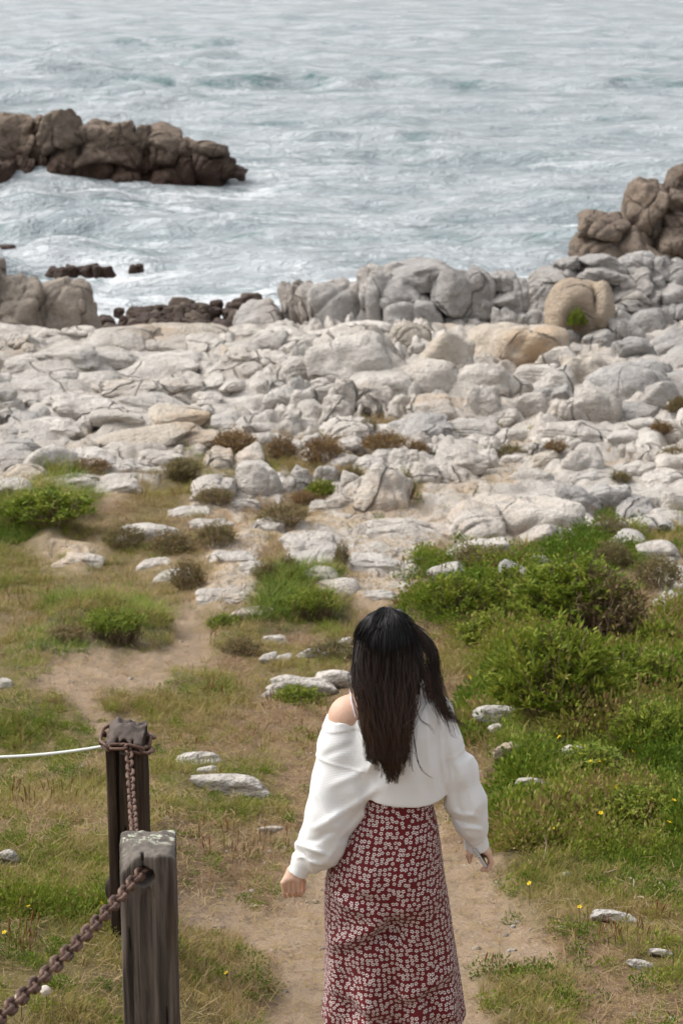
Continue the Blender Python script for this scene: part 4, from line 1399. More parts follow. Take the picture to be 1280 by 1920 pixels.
for (x_, y_) in FLW:
    g = ground_at(x_, y_ + 18)
    p_ = at(x_, y_, g[1] - (0.22 if x_ > 850 else 0.05))
    f_ = thing('yellow_flower', tuple(p_), FLAB.get((x_, y_), 'small yellow wildflower in the lush green growth on the right'), 'flower', 'yellow wildflowers in the grass')
    sc = 1.25 * max(0.9, g[1] / 8)
    o = obj('petals', pet_me, m_yellow, f_)
    o.scale = (sc,) * 3
    o.rotation_euler = (rr.uniform(0.1, 0.9), rr.uniform(-0.4, 0.4), rr.uniform(0, 6))
    o = obj('stem', stem_me, m_lush, f_)
    o.scale = (1, 1, max(0.4, (p_[2] - g[2]) / 0.09))
bm = bmesh.new()
bmesh.ops.create_icosphere(bm, subdivisions=3, radius=0.017)
for v in bm.verts:
    v.co *= 1 + 0.10 * math.sin(v.co.x * 700) * math.sin(v.co.y * 650) * math.cos(v.co.z * 720)
clo = bpy.data.meshes.new('flower_head')
bm.to_mesh(clo)
bm.free()
for (x_, y_, lab) in ((38, 1871, 'dry white clover head low at the left edge, under the chain'), (85, 1858, 'dry white clover head nearest the chain at lower left')):
    g = ground_at(x_, y_ + 40)
    p_ = at(x_, y_, g[1])
    f_ = thing('clover_flower', tuple(p_), lab, 'flower')
    obj('flower_head', clo, m_white, f_)
    o = obj('stem', stem_me, m_stem, f_)
    o.scale = (1, 1, max(0.4, (p_[2] - g[2]) / 0.09))
m_twig = simple('dry_twig', (0.42, 0.33, 0.23), 0.8, 0.1).m
for (x0, y0, x1, y1, lab) in ((1130, 1645, 1190, 1642, 'pale dry twig lying flat in the turf at lower right'), (1180, 1652, 1186, 1676, 'short pale twig lying below the long one'),
                              (1236, 1664, 1244, 1688, 'forked pale twig near the right edge'), (1248, 1632, 1275, 1624, 'thin pale twig beside the right edge'),
                              (1021, 1572, 1018, 1622, 'tall bent dry stalk standing right of the phone'), (1185, 1690, 1215, 1704, 'thin dry root on the bare patch at right')):
    a_, b_ = ground_at(x0, y0), ground_at(x1, y1)
    if 'standing' in lab:
        a_ = at(x0, y0, b_[1])
    ln = spline([a_ + (0, 0, 0.012), 0.5 * (a_ + b_) + (0.012, 0.01, 0.028), b_ + (0, 0, 0.008)], 9)
    V, F = tube(ln, np.linspace(0.005, 0.003, 9), 5)
    tag(mk('twig', V, F, m_twig, None, 0.5 * (a_ + b_)), lab, 'twig')

# ------------------------------------------------------------------ fence posts, chains, rope
M = Mat('weathered_wood')
tc = M.n('ShaderNodeTexCoord').outputs['Object']
g1 = M.noise(M.mapv(tc, (38, 38, 1.6)), 1.0, 6, 0.65, 0.6)
g2 = M.noise(M.mapv(tc, (110, 110, 3.0)), 1.0, 3, 0.6)
g3 = M.noise(M.mapv(tc, (9, 9, 1.1)), 1.0, 4, 0.6)
wc = M.mix(M.mr(g1, 0.33, 0.68), (0.040, 0.032, 0.027), (0.19, 0.158, 0.132))
wc = M.mix(M.mr(g3, 0.46, 0.66, 0, 0.7), wc, (0.10, 0.062, 0.038))
wc = M.mix(M.mr(g2, 0.58, 0.72, 0, 0.6), wc, (0.022, 0.017, 0.014))
wc = M.mix(M.mr(g3, 0.30, 0.40, 0.45, 0), wc, (0.24, 0.20, 0.165))
nz = M.n('ShaderNodeSeparateXYZ', {0: M.n('ShaderNodeNewGeometry').outputs['Normal']}).outputs[2]
li = M.noise(tc, 46.0, 4, 0.6)
top = M.mr(nz, 0.25, 0.7)
wc = M.mix(M.math('MULTIPLY', top, 0.45), wc, (0.20, 0.18, 0.155))
oy = M.n('ShaderNodeSeparateXYZ', {0: tc}).outputs[1]
wc = M.mix(M.math('MULTIPLY', M.math('MULTIPLY', top, M.mr(oy, -0.045, 0.03)), M.mr(li, 0.53, 0.60)), wc, (0.46, 0.47, 0.36))
M.set(Base_Color=wc, Roughness=0.9, Specular_IOR_Level=0.15)
M.bump(M.math('ADD', M.math('MULTIPLY', g1, 0.7), M.math('MULTIPLY', g2, 0.4)), 0.006, 0.9)
m_wood = M.m
M = Mat('rotten_wood_dark')
tc = M.n('ShaderNodeTexCoord').outputs['Object']
g1 = M.noise(M.mapv(tc, (34, 34, 1.4)), 1.0, 6, 0.65, 0.6)
g2 = M.noise(M.mapv(tc, (100, 100, 3.0)), 1.0, 3, 0.6)
wc = M.mix(M.mr(g1, 0.33, 0.70), (0.022, 0.016, 0.012), (0.085, 0.058, 0.040))
nz = M.n('ShaderNodeSeparateXYZ', {0: M.n('ShaderNodeNewGeometry').outputs['Normal']}).outputs[2]
wc = M.mix(M.mr(nz, 0.2, 0.7, 0, 0.75), wc, M.mix(M.noise(tc, 60, 3), (0.10, 0.078, 0.066), (0.22, 0.185, 0.165)))
M.set(Base_Color=wc, Roughness=0.9, Specular_IOR_Level=0.15)
M.bump(M.math('ADD', M.math('MULTIPLY', g1, 0.7), M.math('MULTIPLY', g2, 0.4)), 0.006, 0.9)
m_wood2 = M.m
M = Mat('rusty_iron')
p = M.pos()
q = M.noise(p, 90, 4, 0.65)
q2 = M.noise(p, 22, 3)
c = M.mix(M.mr(q, 0.35, 0.68), (0.062, 0.034, 0.024), (0.19, 0.105, 0.072))
c = M.mix(M.mr(q2, 0.52, 0.70, 0, 0.7), c, (0.27, 0.17, 0.125))
M.set(Base_Color=c, Roughness=0.62, Metallic=0.25, Specular_IOR_Level=0.5)
M.bump(q, 0.0016, 0.8)
m_rust = M.m


def post_sdf(half, Ht, hole_z, hole_r, rot, chamfer, rot_top, crack, seed, knot=None):
    def f(P):
        x, y_, z = P[:, 0], P[:, 1], P[:, 2]
        wob = 0.004 * vnoise3(x * 4, y_ * 4, z * 2.2, seed)
        qx, qy = np.abs(x) - half + 0.010, np.abs(y_) - half + 0.010
        d = np.hypot(np.maximum(qx, 0), np.maximum(qy, 0)) + np.minimum(np.maximum(qx, qy), 0) - 0.010 + wob
        ztop = Ht + rot_top * (vnoise2(x * 22, y_ * 22, seed + 1) * 0.7 + 0.5 * vnoise2(x * 55, y_ * 55, seed + 2)) - rot_top * 5.5 * np.clip(-y_ - 0.01, 0, 1) * 0.9
        d = smax(d, z - ztop, 0.008)
        for (nx, ny, nz, dd) in chamfer:
            d = smax(d, nx * x + ny * y_ + nz * (z - Ht) - dd, 0.006)
        d = np.maximum(d, -z - 0.02)
        for (cx, cw, cdp, z0, z1, face) in crack:        # drying checks running down a face
            lat = (x if face in (0, 1) else y_) - cx - 0.006 * vnoise2(z * 5, z * 0 + cx * 50, seed + 4)
            dep = half - (-y_ if face == 0 else (y_ if face == 1 else x))
            wd = cw * np.clip(1 - dep / cdp, 0, 1) * smooth(z0, z0 + 0.06, z) * smooth(z1, z1 - 0.06, z)
            d = np.where(wd > 0, smax(d, wd - np.abs(lat), 0.002), d)
        d = d + 0.0022 * vnoise3(x * 75, y_ * 75, z * 5, seed + 7) + 0.0012 * vnoise3(x * 160, y_ * 160, z * 14, seed + 8)
        hz = hole_z + 0.12 * y_
        hr = hole_r * (1 + 0.14 * vnoise2(np.arctan2(z - hz, x) * 2.2, y_ * 9, seed + 9))
        d = smax(d, hr - np.hypot(x - rot, (z - hz) * 0.95), 0.004)
        if knot:
            d = smin(d, ellip(P, knot, (0.028, 0.03, 0.05)), 0.02)
        return d
    return f


def post(name, loc, top_z, hole_z, label, mt, rz, **kw):
    Ht = top_z - loc[2]
    half = kw['half']
    f = post_sdf(Ht=Ht, hole_z=hole_z - loc[2], **kw)
    V, F = surfnet(f, (-half - 0.03, -half - 0.03, -0.06), (half + 0.03, half + 0.03, Ht + 0.06), 0.0046)
    o = obj(name, mesh_np(name, V, F), mt, None, loc)
    o.rotation_euler = (0, 0, rz)
    return tag(o, label, 'post', 'fence posts with a chain')


Y1, Y2 = 4.89, 7.21
t1, h1 = at(277, 1579, Y1), at(268, 1640, Y1 - 0.07)
t2, h2 = at(237, 1362, Y2), at(240, 1400, Y2 - 0.07)
b1 = (t1[0], Y1, Hs(t1[0], Y1) - 0.05)
b2 = (t2[0], Y2, min(Hs(t2[0], Y2), 6.25) - 0.1)
post('fence_post', b1, t1[2], h1[2], 'square grey wooden post with a lichen-flecked top, nearest the camera', m_wood, 0.06, half=0.069, hole_r=0.025, rot=-0.008,
     chamfer=[(-0.72, -0.30, 0.62, 0.034), (0.72, -0.2, 0.66, 0.048), (0.0, -0.45, 0.89, 0.024)], rot_top=0.006,
     crack=[(-0.012, 0.006, 0.03, h1[2] - b1[2], 2.0, 0), (0.004, 0.026, 0.012, -1, h1[2] - b1[2] - 0.02, 0), (0.044, 0.004, 0.02, 0.1, 0.8, 0), (-0.045, 0.0035, 0.015, 0.3, 1.0, 0), (0.012, 0.005, 0.02, 0.2, 0.95, 2)], seed=5)
post('fence_post', b2, t2[2], h2[2], 'dark rotten wooden post with a rusty chain round its top', m_wood2, -0.05, half=0.069, hole_r=0.022, rot=0.0,
     chamfer=[(-0.78, -0.2, 0.62, 0.035), (0.0, -0.72, 0.70, 0.018)], rot_top=0.022,
     crack=[(-0.03, 0.007, 0.03, 0.1, 2, 0), (0.03, 0.005, 0.02, 0.0, 2, 0), (0.0, 0.012, 0.02, -1, 0.7, 0)], seed=15, knot=(-0.064, -0.03, 0.42))
p3 = np.array((-0.80, 3.1, 8.08))
b3 = (p3[0], p3[1] - 0.02, Hs(p3[0], p3[1]) - 0.05)
post('fence_post', b3, p3[2] + 0.16, p3[2], 'third wooden post of the chain fence, outside the picture at left', m_wood, 0.3, half=0.069, hole_r=0.025, rot=0.0,
     chamfer=[(-0.80, -0.30, 0.62, 0.040)], rot_top=0.006, crack=[(-0.012, 0.006, 0.03, 0.3, 2.0, 0)], seed=25)


def link_mesh(L, W, r_, nu=22, nv=9):
    """One oval chain link, long axis X, lying in XY."""
    u = np.arange(nu) / nu * 2 * math.pi
    s_ = (L - W) / 2
    cx = np.where(np.cos(u) > 1e-6, s_, np.where(np.cos(u) < -1e-6, -s_, 0)) + (W / 2 - r_) * np.cos(u)
    cy = (W / 2 - r_) * np.sin(u)
    ctr = np.stack([cx, cy, 0 * u], 1)
    nr = np.stack([np.cos(u), np.sin(u), 0 * u], 1)
    v = np.arange(nv) / nv * 2 * math.pi
    Vv = ctr[:, None] + r_ * (np.cos(v)[None, :, None] * nr[:, None] + np.sin(v)[None, :, None] * np.array((0, 0, 1.0)))
    idx = np.arange(nu * nv).reshape(nu, nv)
    F_ = np.stack([idx, np.roll(idx, -1, 0), np.roll(np.roll(idx, -1, 0), -1, 1), np.roll(idx, -1, 1)], -1).reshape(-1, 4)
    me = mesh_np('link', Vv.reshape(-1, 3), F_)
    me.materials.append(m_rust)
    return me


def chain(name, path, label, L=0.056, W=0.036, r_=0.0055, n=400, roll=0.0, closed=False):
    P = spline(path, n)
    seg = np.r_[0, np.cumsum(np.linalg.norm(np.diff(P, axis=0), axis=1))]
    pitch = L - 4 * r_ + 0.0035
    cnt_ = int(seg[-1] / pitch)
    me = link_mesh(L, W, r_)
    root = thing(name, tuple(P[0]), label, 'chain')
    org = np.array(P[0])
    rc = random.Random(3)
    for k in range(cnt_ + 1):
        s0 = k * seg[-1] / max(cnt_, 1) if closed else k * pitch
        c_ = np.array([np.interp(s0, seg, P[:, j]) for j in range(3)])
        a_ = np.array([np.interp(max(s0 - 0.02, 0), seg, P[:, j]) for j in range(3)])
        b_ = np.array([np.interp(min(s0 + 0.02, seg[-1]), seg, P[:, j]) for j in range(3)])
        X = Vector(b_ - a_).normalized()
        Z = Vector((0, 0, 1)) if abs(X.z) < 0.9 else Vector((0, 1, 0))
        Yv = Z.cross(X).normalized()
        Zv = X.cross(Yv)
        R_ = Matrix((X, Yv, Zv)).transposed()
        R_ = R_ @ Matrix.Rotation(roll + (math.pi / 2 if k % 2 else 0) + rc.uniform(-0.15, 0.15), 3, 'X')
        o = obj('link', me, None, root, tuple(c_ - org))
        o.rotation_euler = R_.to_euler()
    return root


def sag(a, b, d, n=9):
    t = np.linspace(0, 1, n)[:, None]
    P = np.asarray(a) * (1 - t) + np.asarray(b) * t
    P[:, 2] -= (4 * d * t * (1 - t))[:, 0]
    return P


a_ = h1 + np.array((0, 0.03, 0.0))
chain('fence_chain', sag(a_, p3, 0.035), 'heavy rusty chain running from the near post down to the lower left', roll=0.5)
back1 = np.array((h1[0] - 0.012, Y1 + 0.05, h1[2] + 0.005))
chain('fence_chain', sag(np.array((h2[0], Y2 - 0.05, h2[2] - 0.015)), back1, 0.20), 'rusty chain hanging between the rotten post and the near post', L=0.054, W=0.038, r_=0.0055, roll=0.75)
# the loop of chain wrapped round the far post's top
zc = at(237, 1404, Y2 - 0.08)[2]
hw = 0.080
lp = []
for k in range(29):
    a = k / 28 * 2 * math.pi - 0.6
    c_, s_ = math.cos(a), math.sin(a)
    m_ = (abs(c_) ** 5 + abs(s_) ** 5) ** -0.2
    lp.append((t2[0] + hw * m_ * c_, Y2 + hw * m_ * s_, zc - 0.012 * c_ + 0.006 * math.sin(3 * a)))
chain('post_chain', lp, 'loop of rusty chain links wrapped around the rotten post', L=0.078, W=0.040, r_=0.0062, roll=0.35, closed=True)
# rope
ra = np.array((t2[0] - 0.055, Y2 - 0.03, zc - 0.006))
rb = at(-320, 1392, 7.5)
V, F = tube(sag(ra, rb, 0.055, 40), 0.0056, 10)
M = simple('white_rope', (0.72, 0.73, 0.68), 0.7, 0.2)
tcr = M.n('ShaderNodeTexCoord').outputs['Object']
M.bump(M.n('ShaderNodeTexWave', {'Vector': M.mapv(tcr, (1, 1, 1), (0, 0, 0), (0, 0.8, 0)), 'Scale': 60.0}).outputs[1], 0.0015, 0.6)
tag(mk('rope', V, F, M.m, None, ra), 'thin white rope tied to the rotten post, stretched to the left edge', 'rope')

# ------------------------------------------------------------------ the woman, walking away
YP = 6.10


def Q(px, py, dy=0.0):
    return at(px, py, YP + dy)


def ZQ(py, dy=0.0):
    return at(640, py, YP + dy)[2]


feet_z = Hs(0.15, YP)
person = thing('person', (0.15, YP, feet_z), 'person walking away in a white sweater and red flowered skirt with long black hair', 'person')
M = Mat('skin')
p = M.pos()
sk = M.mix(M.noise(p, 30, 3), (0.62, 0.385, 0.27), (0.68, 0.44, 0.32))
M.set(Base_Color=sk, Roughness=0.5, Specular_IOR_Level=0.35, Subsurface_Weight=0.12, Subsurface_Radius=(0.02, 0.008, 0.004), Subsurface_Scale=0.4)
M.bump(M.noise(p, 260, 2), 0.0006, 0.5)
m_skin = M.m

LSH, LEL, LWR = Q(650, 1346, 0.0), Q(628, 1490, -0.015), Q(566, 1622, -0.038)
RSH, REL, RWR = Q(804, 1352, 0.01), Q(862, 1470, 0.012), Q(893, 1580, 0.05)
HEAD = Q(728, 1208, 0.03)
NECK = Q(735, 1300, 0.01)


def body_sdf(P):
    def mir(q):
        return q
    d = ellip(P, HEAD + (0, 0.0, 0.012), (0.074, 0.094, 0.098))                         # skull
    face = HEAD + np.array((0, 0.055, -0.045))
    d = smin(d, ellip(P, face, (0.055, 0.048, 0.068)), 0.03)                            # face and jaw
    d = smin(d, ellip(P, face + (0, 0.035, -0.055), (0.022, 0.022, 0.016)), 0.02)       # chin
    d = smin(d, rcone(P, face + (0, 0.045, 0.032), face + (0, 0.066, -0.006), 0.008, 0.012), 0.010)   # nose
    for sx in (-1, 1):
        d = smax(d, -ellip(P, face + (sx * 0.026, 0.062, 0.028), (0.016, 0.018, 0.010)), 0.012)   # eye sockets
        d = smin(d, ellip(P, face + (sx * 0.026, 0.034, 0.026), (0.0125, 0.0125, 0.0125)), 0.003)
        d = smin(d, ellip(P, HEAD + (sx * 0.074, 0.012, -0.030), (0.010, 0.020, 0.032)), 0.006)   # ears
    d = smin(d, ellip(P, face + (0, 0.046, -0.028), (0.021, 0.010, 0.0055)), 0.004)     # lips
    d = smin(d, ellip(P, face + (0, 0.045, -0.037), (0.018, 0.010, 0.006)), 0.004)
    d = smin(d, rcone(P, HEAD + (0, 0.0, -0.07), NECK, 0.050, 0.052), 0.03)
    sh = smin(rcone(P, NECK + (0, 0, -0.025), LSH + (0.01, 0, 0.012), 0.050, 0.046), rcone(P, NECK + (0, 0, -0.025), RSH + (-0.01, 0, 0.012), 0.050, 0.046), 0.03)
    d = smin(d, sh, 0.05)
    d = smin(d, ellip(P, Q(735, 1375, 0.01), (0.128, 0.085, 0.16)), 0.05)
    d = smin(d, ellip(P, Q(738, 1500, 0.01), (0.105, 0.075, 0.15)), 0.06)
    d = smin(d, ellip(P, Q(722, 1600, 0.0), (0.140, 0.095, 0.13)), 0.06)
    for a, b, c_ in ((LSH, LEL, LWR), (RSH, REL, RWR)):
        d = smin(d, ellip(P, a, (0.052, 0.052, 0.058)), 0.035)
        d = smin(d, rcone(P, a, b, 0.044, 0.036), 0.03)
        d = smin(d, rcone(P, b, c_, 0.036, 0.0235), 0.02)
    for hx, kx, fx, fy in ((-0.075, -0.02, 0.03, -0.10), (0.075, 0.075, 0.09, 0.17)):
        hip = Q(722, 1620, 0.0) + (hx, 0, 0)
        ank = np.array((0.13 + fx, YP + fy, feet_z + 0.09))
        kne = 0.5 * (hip + ank) + (kx * 0.2, 0.03, 0.02)
        d = smin(d, rcone(P, hip, kne, 0.078, 0.052), 0.04)
        d = smin(d, rcone(P, kne, ank, 0.052, 0.032), 0.02)
        d = smin(d, rcone(P, ank + (0, -0.01, -0.045), ank + (0, 0.13, -0.065), 0.034, 0.024), 0.03)
    return d


def fingers(chains):
    def f(P):
        d = None
        for ch, k in chains:
            for (a, ra_), (b, rb_) in zip(ch[:-1], ch[1:]):
                e_ = rcone(P, a, b, ra_, rb_)
                d = e_ if d is None else smin(d, e_, k)
        return d
    return f


# left hand: relaxed, its back to the camera, fingers curled forward
lw = LWR
LH = []
kn = [(531.5, 1656), (540.5, 1650), (550, 1648), (559.5, 1651)]
for i, (kx, ky) in enumerate(kn):
    w0 = Q(553 + (i - 1.5) * 4, 1634, -0.035)
    k0 = Q(kx, ky, -0.055)
    LH.append(([(lw, 0.019), (w0, 0.014), (k0, 0.0098)], 0.012))
for i, (kx, ky) in enumerate(kn):
    k0 = Q(kx, ky, -0.055)
    ln_ = (19, 23, 24, 21)[i]
    m1 = Q(kx + 1.0, ky + ln_, -0.052)
    m2 = Q(kx + 4, ky + ln_ + 7, -0.022)
    tp = Q(kx + 5, ky + ln_ + 1, -0.002)
    r0 = (0.0062, 0.0069, 0.0072, 0.0070)[i]
    LH.append(([(k0, 0.0095), (m1, r0), (m2, r0 * 0.93), (tp, r0 * 0.82)], 0.0015))
LH.append(([(Q(560, 1638, -0.02), 0.013), (Q(567, 1654, 0.0), 0.0105), (Q(567, 1668, 0.0), 0.0085), (Q(561, 1678, -0.012), 0.0075)], 0.008))
# right hand: thumb on the left of the phone, fingers round its other edge
RH = []
rwp = RWR
RH.append(([(rwp, 0.021), (Q(903, 1592, 0.06), 0.018), (Q(910, 1600, 0.06), 0.0125)], 0.02))
for i in range(4):
    dy = 0.02 + i * 0.019
    b0 = Q(900 + 3 * i, 1590, 0.035 + 0.016 * i)
    k0 = Q(916 - 0.8 * i, 1602 - i, dy + 0.005)
    m1 = Q(921 - 0.6 * i, 1618 - i, dy)
    m2 = Q(914 - 0.4 * i, 1631 - i, dy - 0.004)
    tp = Q(903 + 0.6 * i, 1631 - 1.4 * i, dy - 0.002)
    RH.append(([(b0, 0.013), (k0, 0.0096)], 0.014))
    RH.append(([(k0, 0.0090), (m1, 0.0080), (m2, 0.0074), (tp, 0.0062)], 0.0015))
RH.append(([(Q(890, 1580, 0.05), 0.015), (Q(881, 1592, 0.035), 0.0105), (Q(879, 1604, 0.025), 0.0090), (Q(880, 1616, 0.02), 0.0068)], 0.01))

lo = np.array((-0.30, YP - 0.24, feet_z - 0.02))
hi = np.array((0.60, YP + 0.36, 8.03))
Vb, Fb = surfnet(body_sdf, lo, hi, 0.010)
parts_ = [(Vb, Fb)]
for ch, c_ in ((LH, Q(552, 1656, -0.03)), (RH, Q(901, 1605, 0.04))):
    f_ = fingers(ch)
    bx = 0.085
    V, F = surfnet(f_, c_ - bx, c_ + bx, 0.0021)
    parts_.append((V, F))
Vb, Fb = cat_meshes(parts_)
body = mk('body', Vb, Fb, m_skin, person)
# ring on the left hand
rc_ = Q(534, 1664, -0.054)
u = np.arange(20) / 20 * 2 * math.pi
V, F = tube(np.stack([rc_[0] + 0.0082 * np.cos(u), rc_[1] + 0.0082 * np.sin(u), rc_[2] + 0 * u], 1), 0.0011, 6)
mk('ring', V, F, simple('gold', (0.75, 0.55, 0.22), 0.3, 0.5, 1.0).m, person)
# camisole strap over the bare shoulder
st_ = []
for (sx, sy) in ((655, 1293), (656, 1299), (658, 1308), (660, 1318), (663, 1330), (667, 1345)):
    for dy in np.linspace(-0.16, 0.05, 140):           # nearest skin behind that spot
        if body_sdf(Q(sx, sy, dy)[None])[0] < 0.0018:
            break
    st_.append(Q(sx, sy, dy))
V, F = tube(spline(st_, 16), 0.0024, 6)
mk('camisole_strap', V, F, simple('strap', (0.66, 0.62, 0.68), 0.6, 0.3).m, person)

# sweater
TZ = np.array([ZQ(q) for q in (1540, 1517, 1500, 1450, 1400, 1360, 1335, 1312, 1296, 1285)])
TL = np.array([676, 674, 668, 662, 660, 655, 655, 690, 712, 722.0])
TR = np.array([836, 838, 838, 838, 838, 842, 842, 830, 808, 795.0])
sx_ = lambda py: (Q(1640, py)[0] - Q(640, py)[0]) / 1000.0
SCL = np.array([sx_(q) for q in (1540, 1517, 1500, 1450, 1400, 1360, 1335, 1312, 1296, 1285)])
CXL, CXR = (TL - 640) * SCL, (TR - 640) * SCL
DEP = np.array([0.122, 0.122, 0.122, 0.125, 0.125, 0.118, 0.105, 0.085, 0.066, 0.05])
HEM = ZQ(1513, -0.12)
zi = np.argsort(TZ)
CUTX = np.array([-0.2, Q(600, 1350)[0], Q(690, 1340)[0], Q(712, 1325)[0], Q(745, 1296)[0], Q(770, 1284)[0], 0.5])
CUTZ = np.array([ZQ(1352), ZQ(1348), ZQ(1347, -0.08), ZQ(1330, -0.06), ZQ(1298), ZQ(1276), ZQ(1260)])
LS = [(Q(648, 1352, 0.0), 0.0585), (Q(641, 1400, -0.005), 0.070), (Q(637, 1470, -0.015), 0.081), (Q(620, 1530, -0.03), 0.077), (Q(604, 1578, -0.035), 0.069), (Q(588, 1602, -0.035), 0.051), (Q(573, 1613, -0.035), 0.041)]
LC = (Q(571, 1612, -0.036), Q(556.5, 1640, -0.04))
RS = [(Q(813, 1338, 0.01), 0.062), (Q(834, 1392, 0.0), 0.049), (Q(858, 1445, 0.0), 0.050), (Q(872, 1500, 0.005), 0.055), (Q(881, 1538, 0.02), 0.047), (Q(888, 1562, 0.035), 0.036)]
RC = (Q(888, 1558, 0.035), Q(894, 1590, 0.05))


def chain_sdf(P, ch, k):
    d = None
    for (a, ra_), (b, rb_) in zip(ch[:-1], ch[1:]):
        e_ = rcone(P, a, b, ra_, rb_)
        d = e_ if d is None else smin(d, e_, k)
    return d


def axis_t(P, a, b):
    ab = np.asarray(b) - np.asarray(a)
    return ((P - a) @ ab) / (ab @ ab)


def cuff(P, c_, r0, r1, ext=1.0):
    a, b = c_
    t = axis_t(P, a, b)
    q = P - a - t[:, None] * (b - a)
    L_ = np.linalg.norm(b - a)
    rad = r0 + (r1 - r0) * np.clip(t, 0, 1)
    d = np.linalg.norm(q, axis=1) - rad
    d = smax(d, (t - ext) * L_, 0.004)
    d = smax(d, (-0.1 - t) * L_, 0.01)
    hole = np.maximum(np.linalg.norm(q, axis=1) - rad + 0.010, (0.70 - t) * L_)
    return smax(d, -hole, 0.002)


# folds of the cloth on the near side (photo pixels: from, to, width, height in metres)
SWFOLD = [(708, 1478, 610, 1548, 8, 0.007), (700, 1492, 625, 1575, 7, -0.006), (690, 1440, 612, 1478, 8, 0.005), (660, 1395, 605, 1420, 7, -0.005), (640, 1520, 580, 1560, 8, 0.006), (630, 1560, 575, 1580, 6, -0.006),
          (545, 1578, 612, 1606, 5, 0.009), (548, 1592, 590, 1615, 4, -0.008), (556, 1604, 604, 1622, 4, 0.007), (640, 1580, 600, 1626, 6, 0.006), (655, 1560, 618, 1612, 6, -0.005),
          (796, 1320, 812, 1470, 7, 0.006), (812, 1330, 828, 1490, 6, -0.007), (828, 1345, 836, 1495, 5, 0.006), (782, 1390, 800, 1495, 8, -0.004), (835, 1372, 842, 1480, 5, -0.006),
          (846, 1390, 872, 1490, 6, 0.006), (852, 1440, 862, 1530, 6, -0.006), (868, 1440, 888, 1520, 6, 0.005), (846, 1522, 902, 1534, 5, 0.007), (850, 1536, 905, 1548, 4, -0.008), (862, 1552, 908, 1556, 4, 0.007),
          (694, 1352, 712, 1470, 7, -0.006), (676, 1360, 700, 1440, 7, 0.004)]


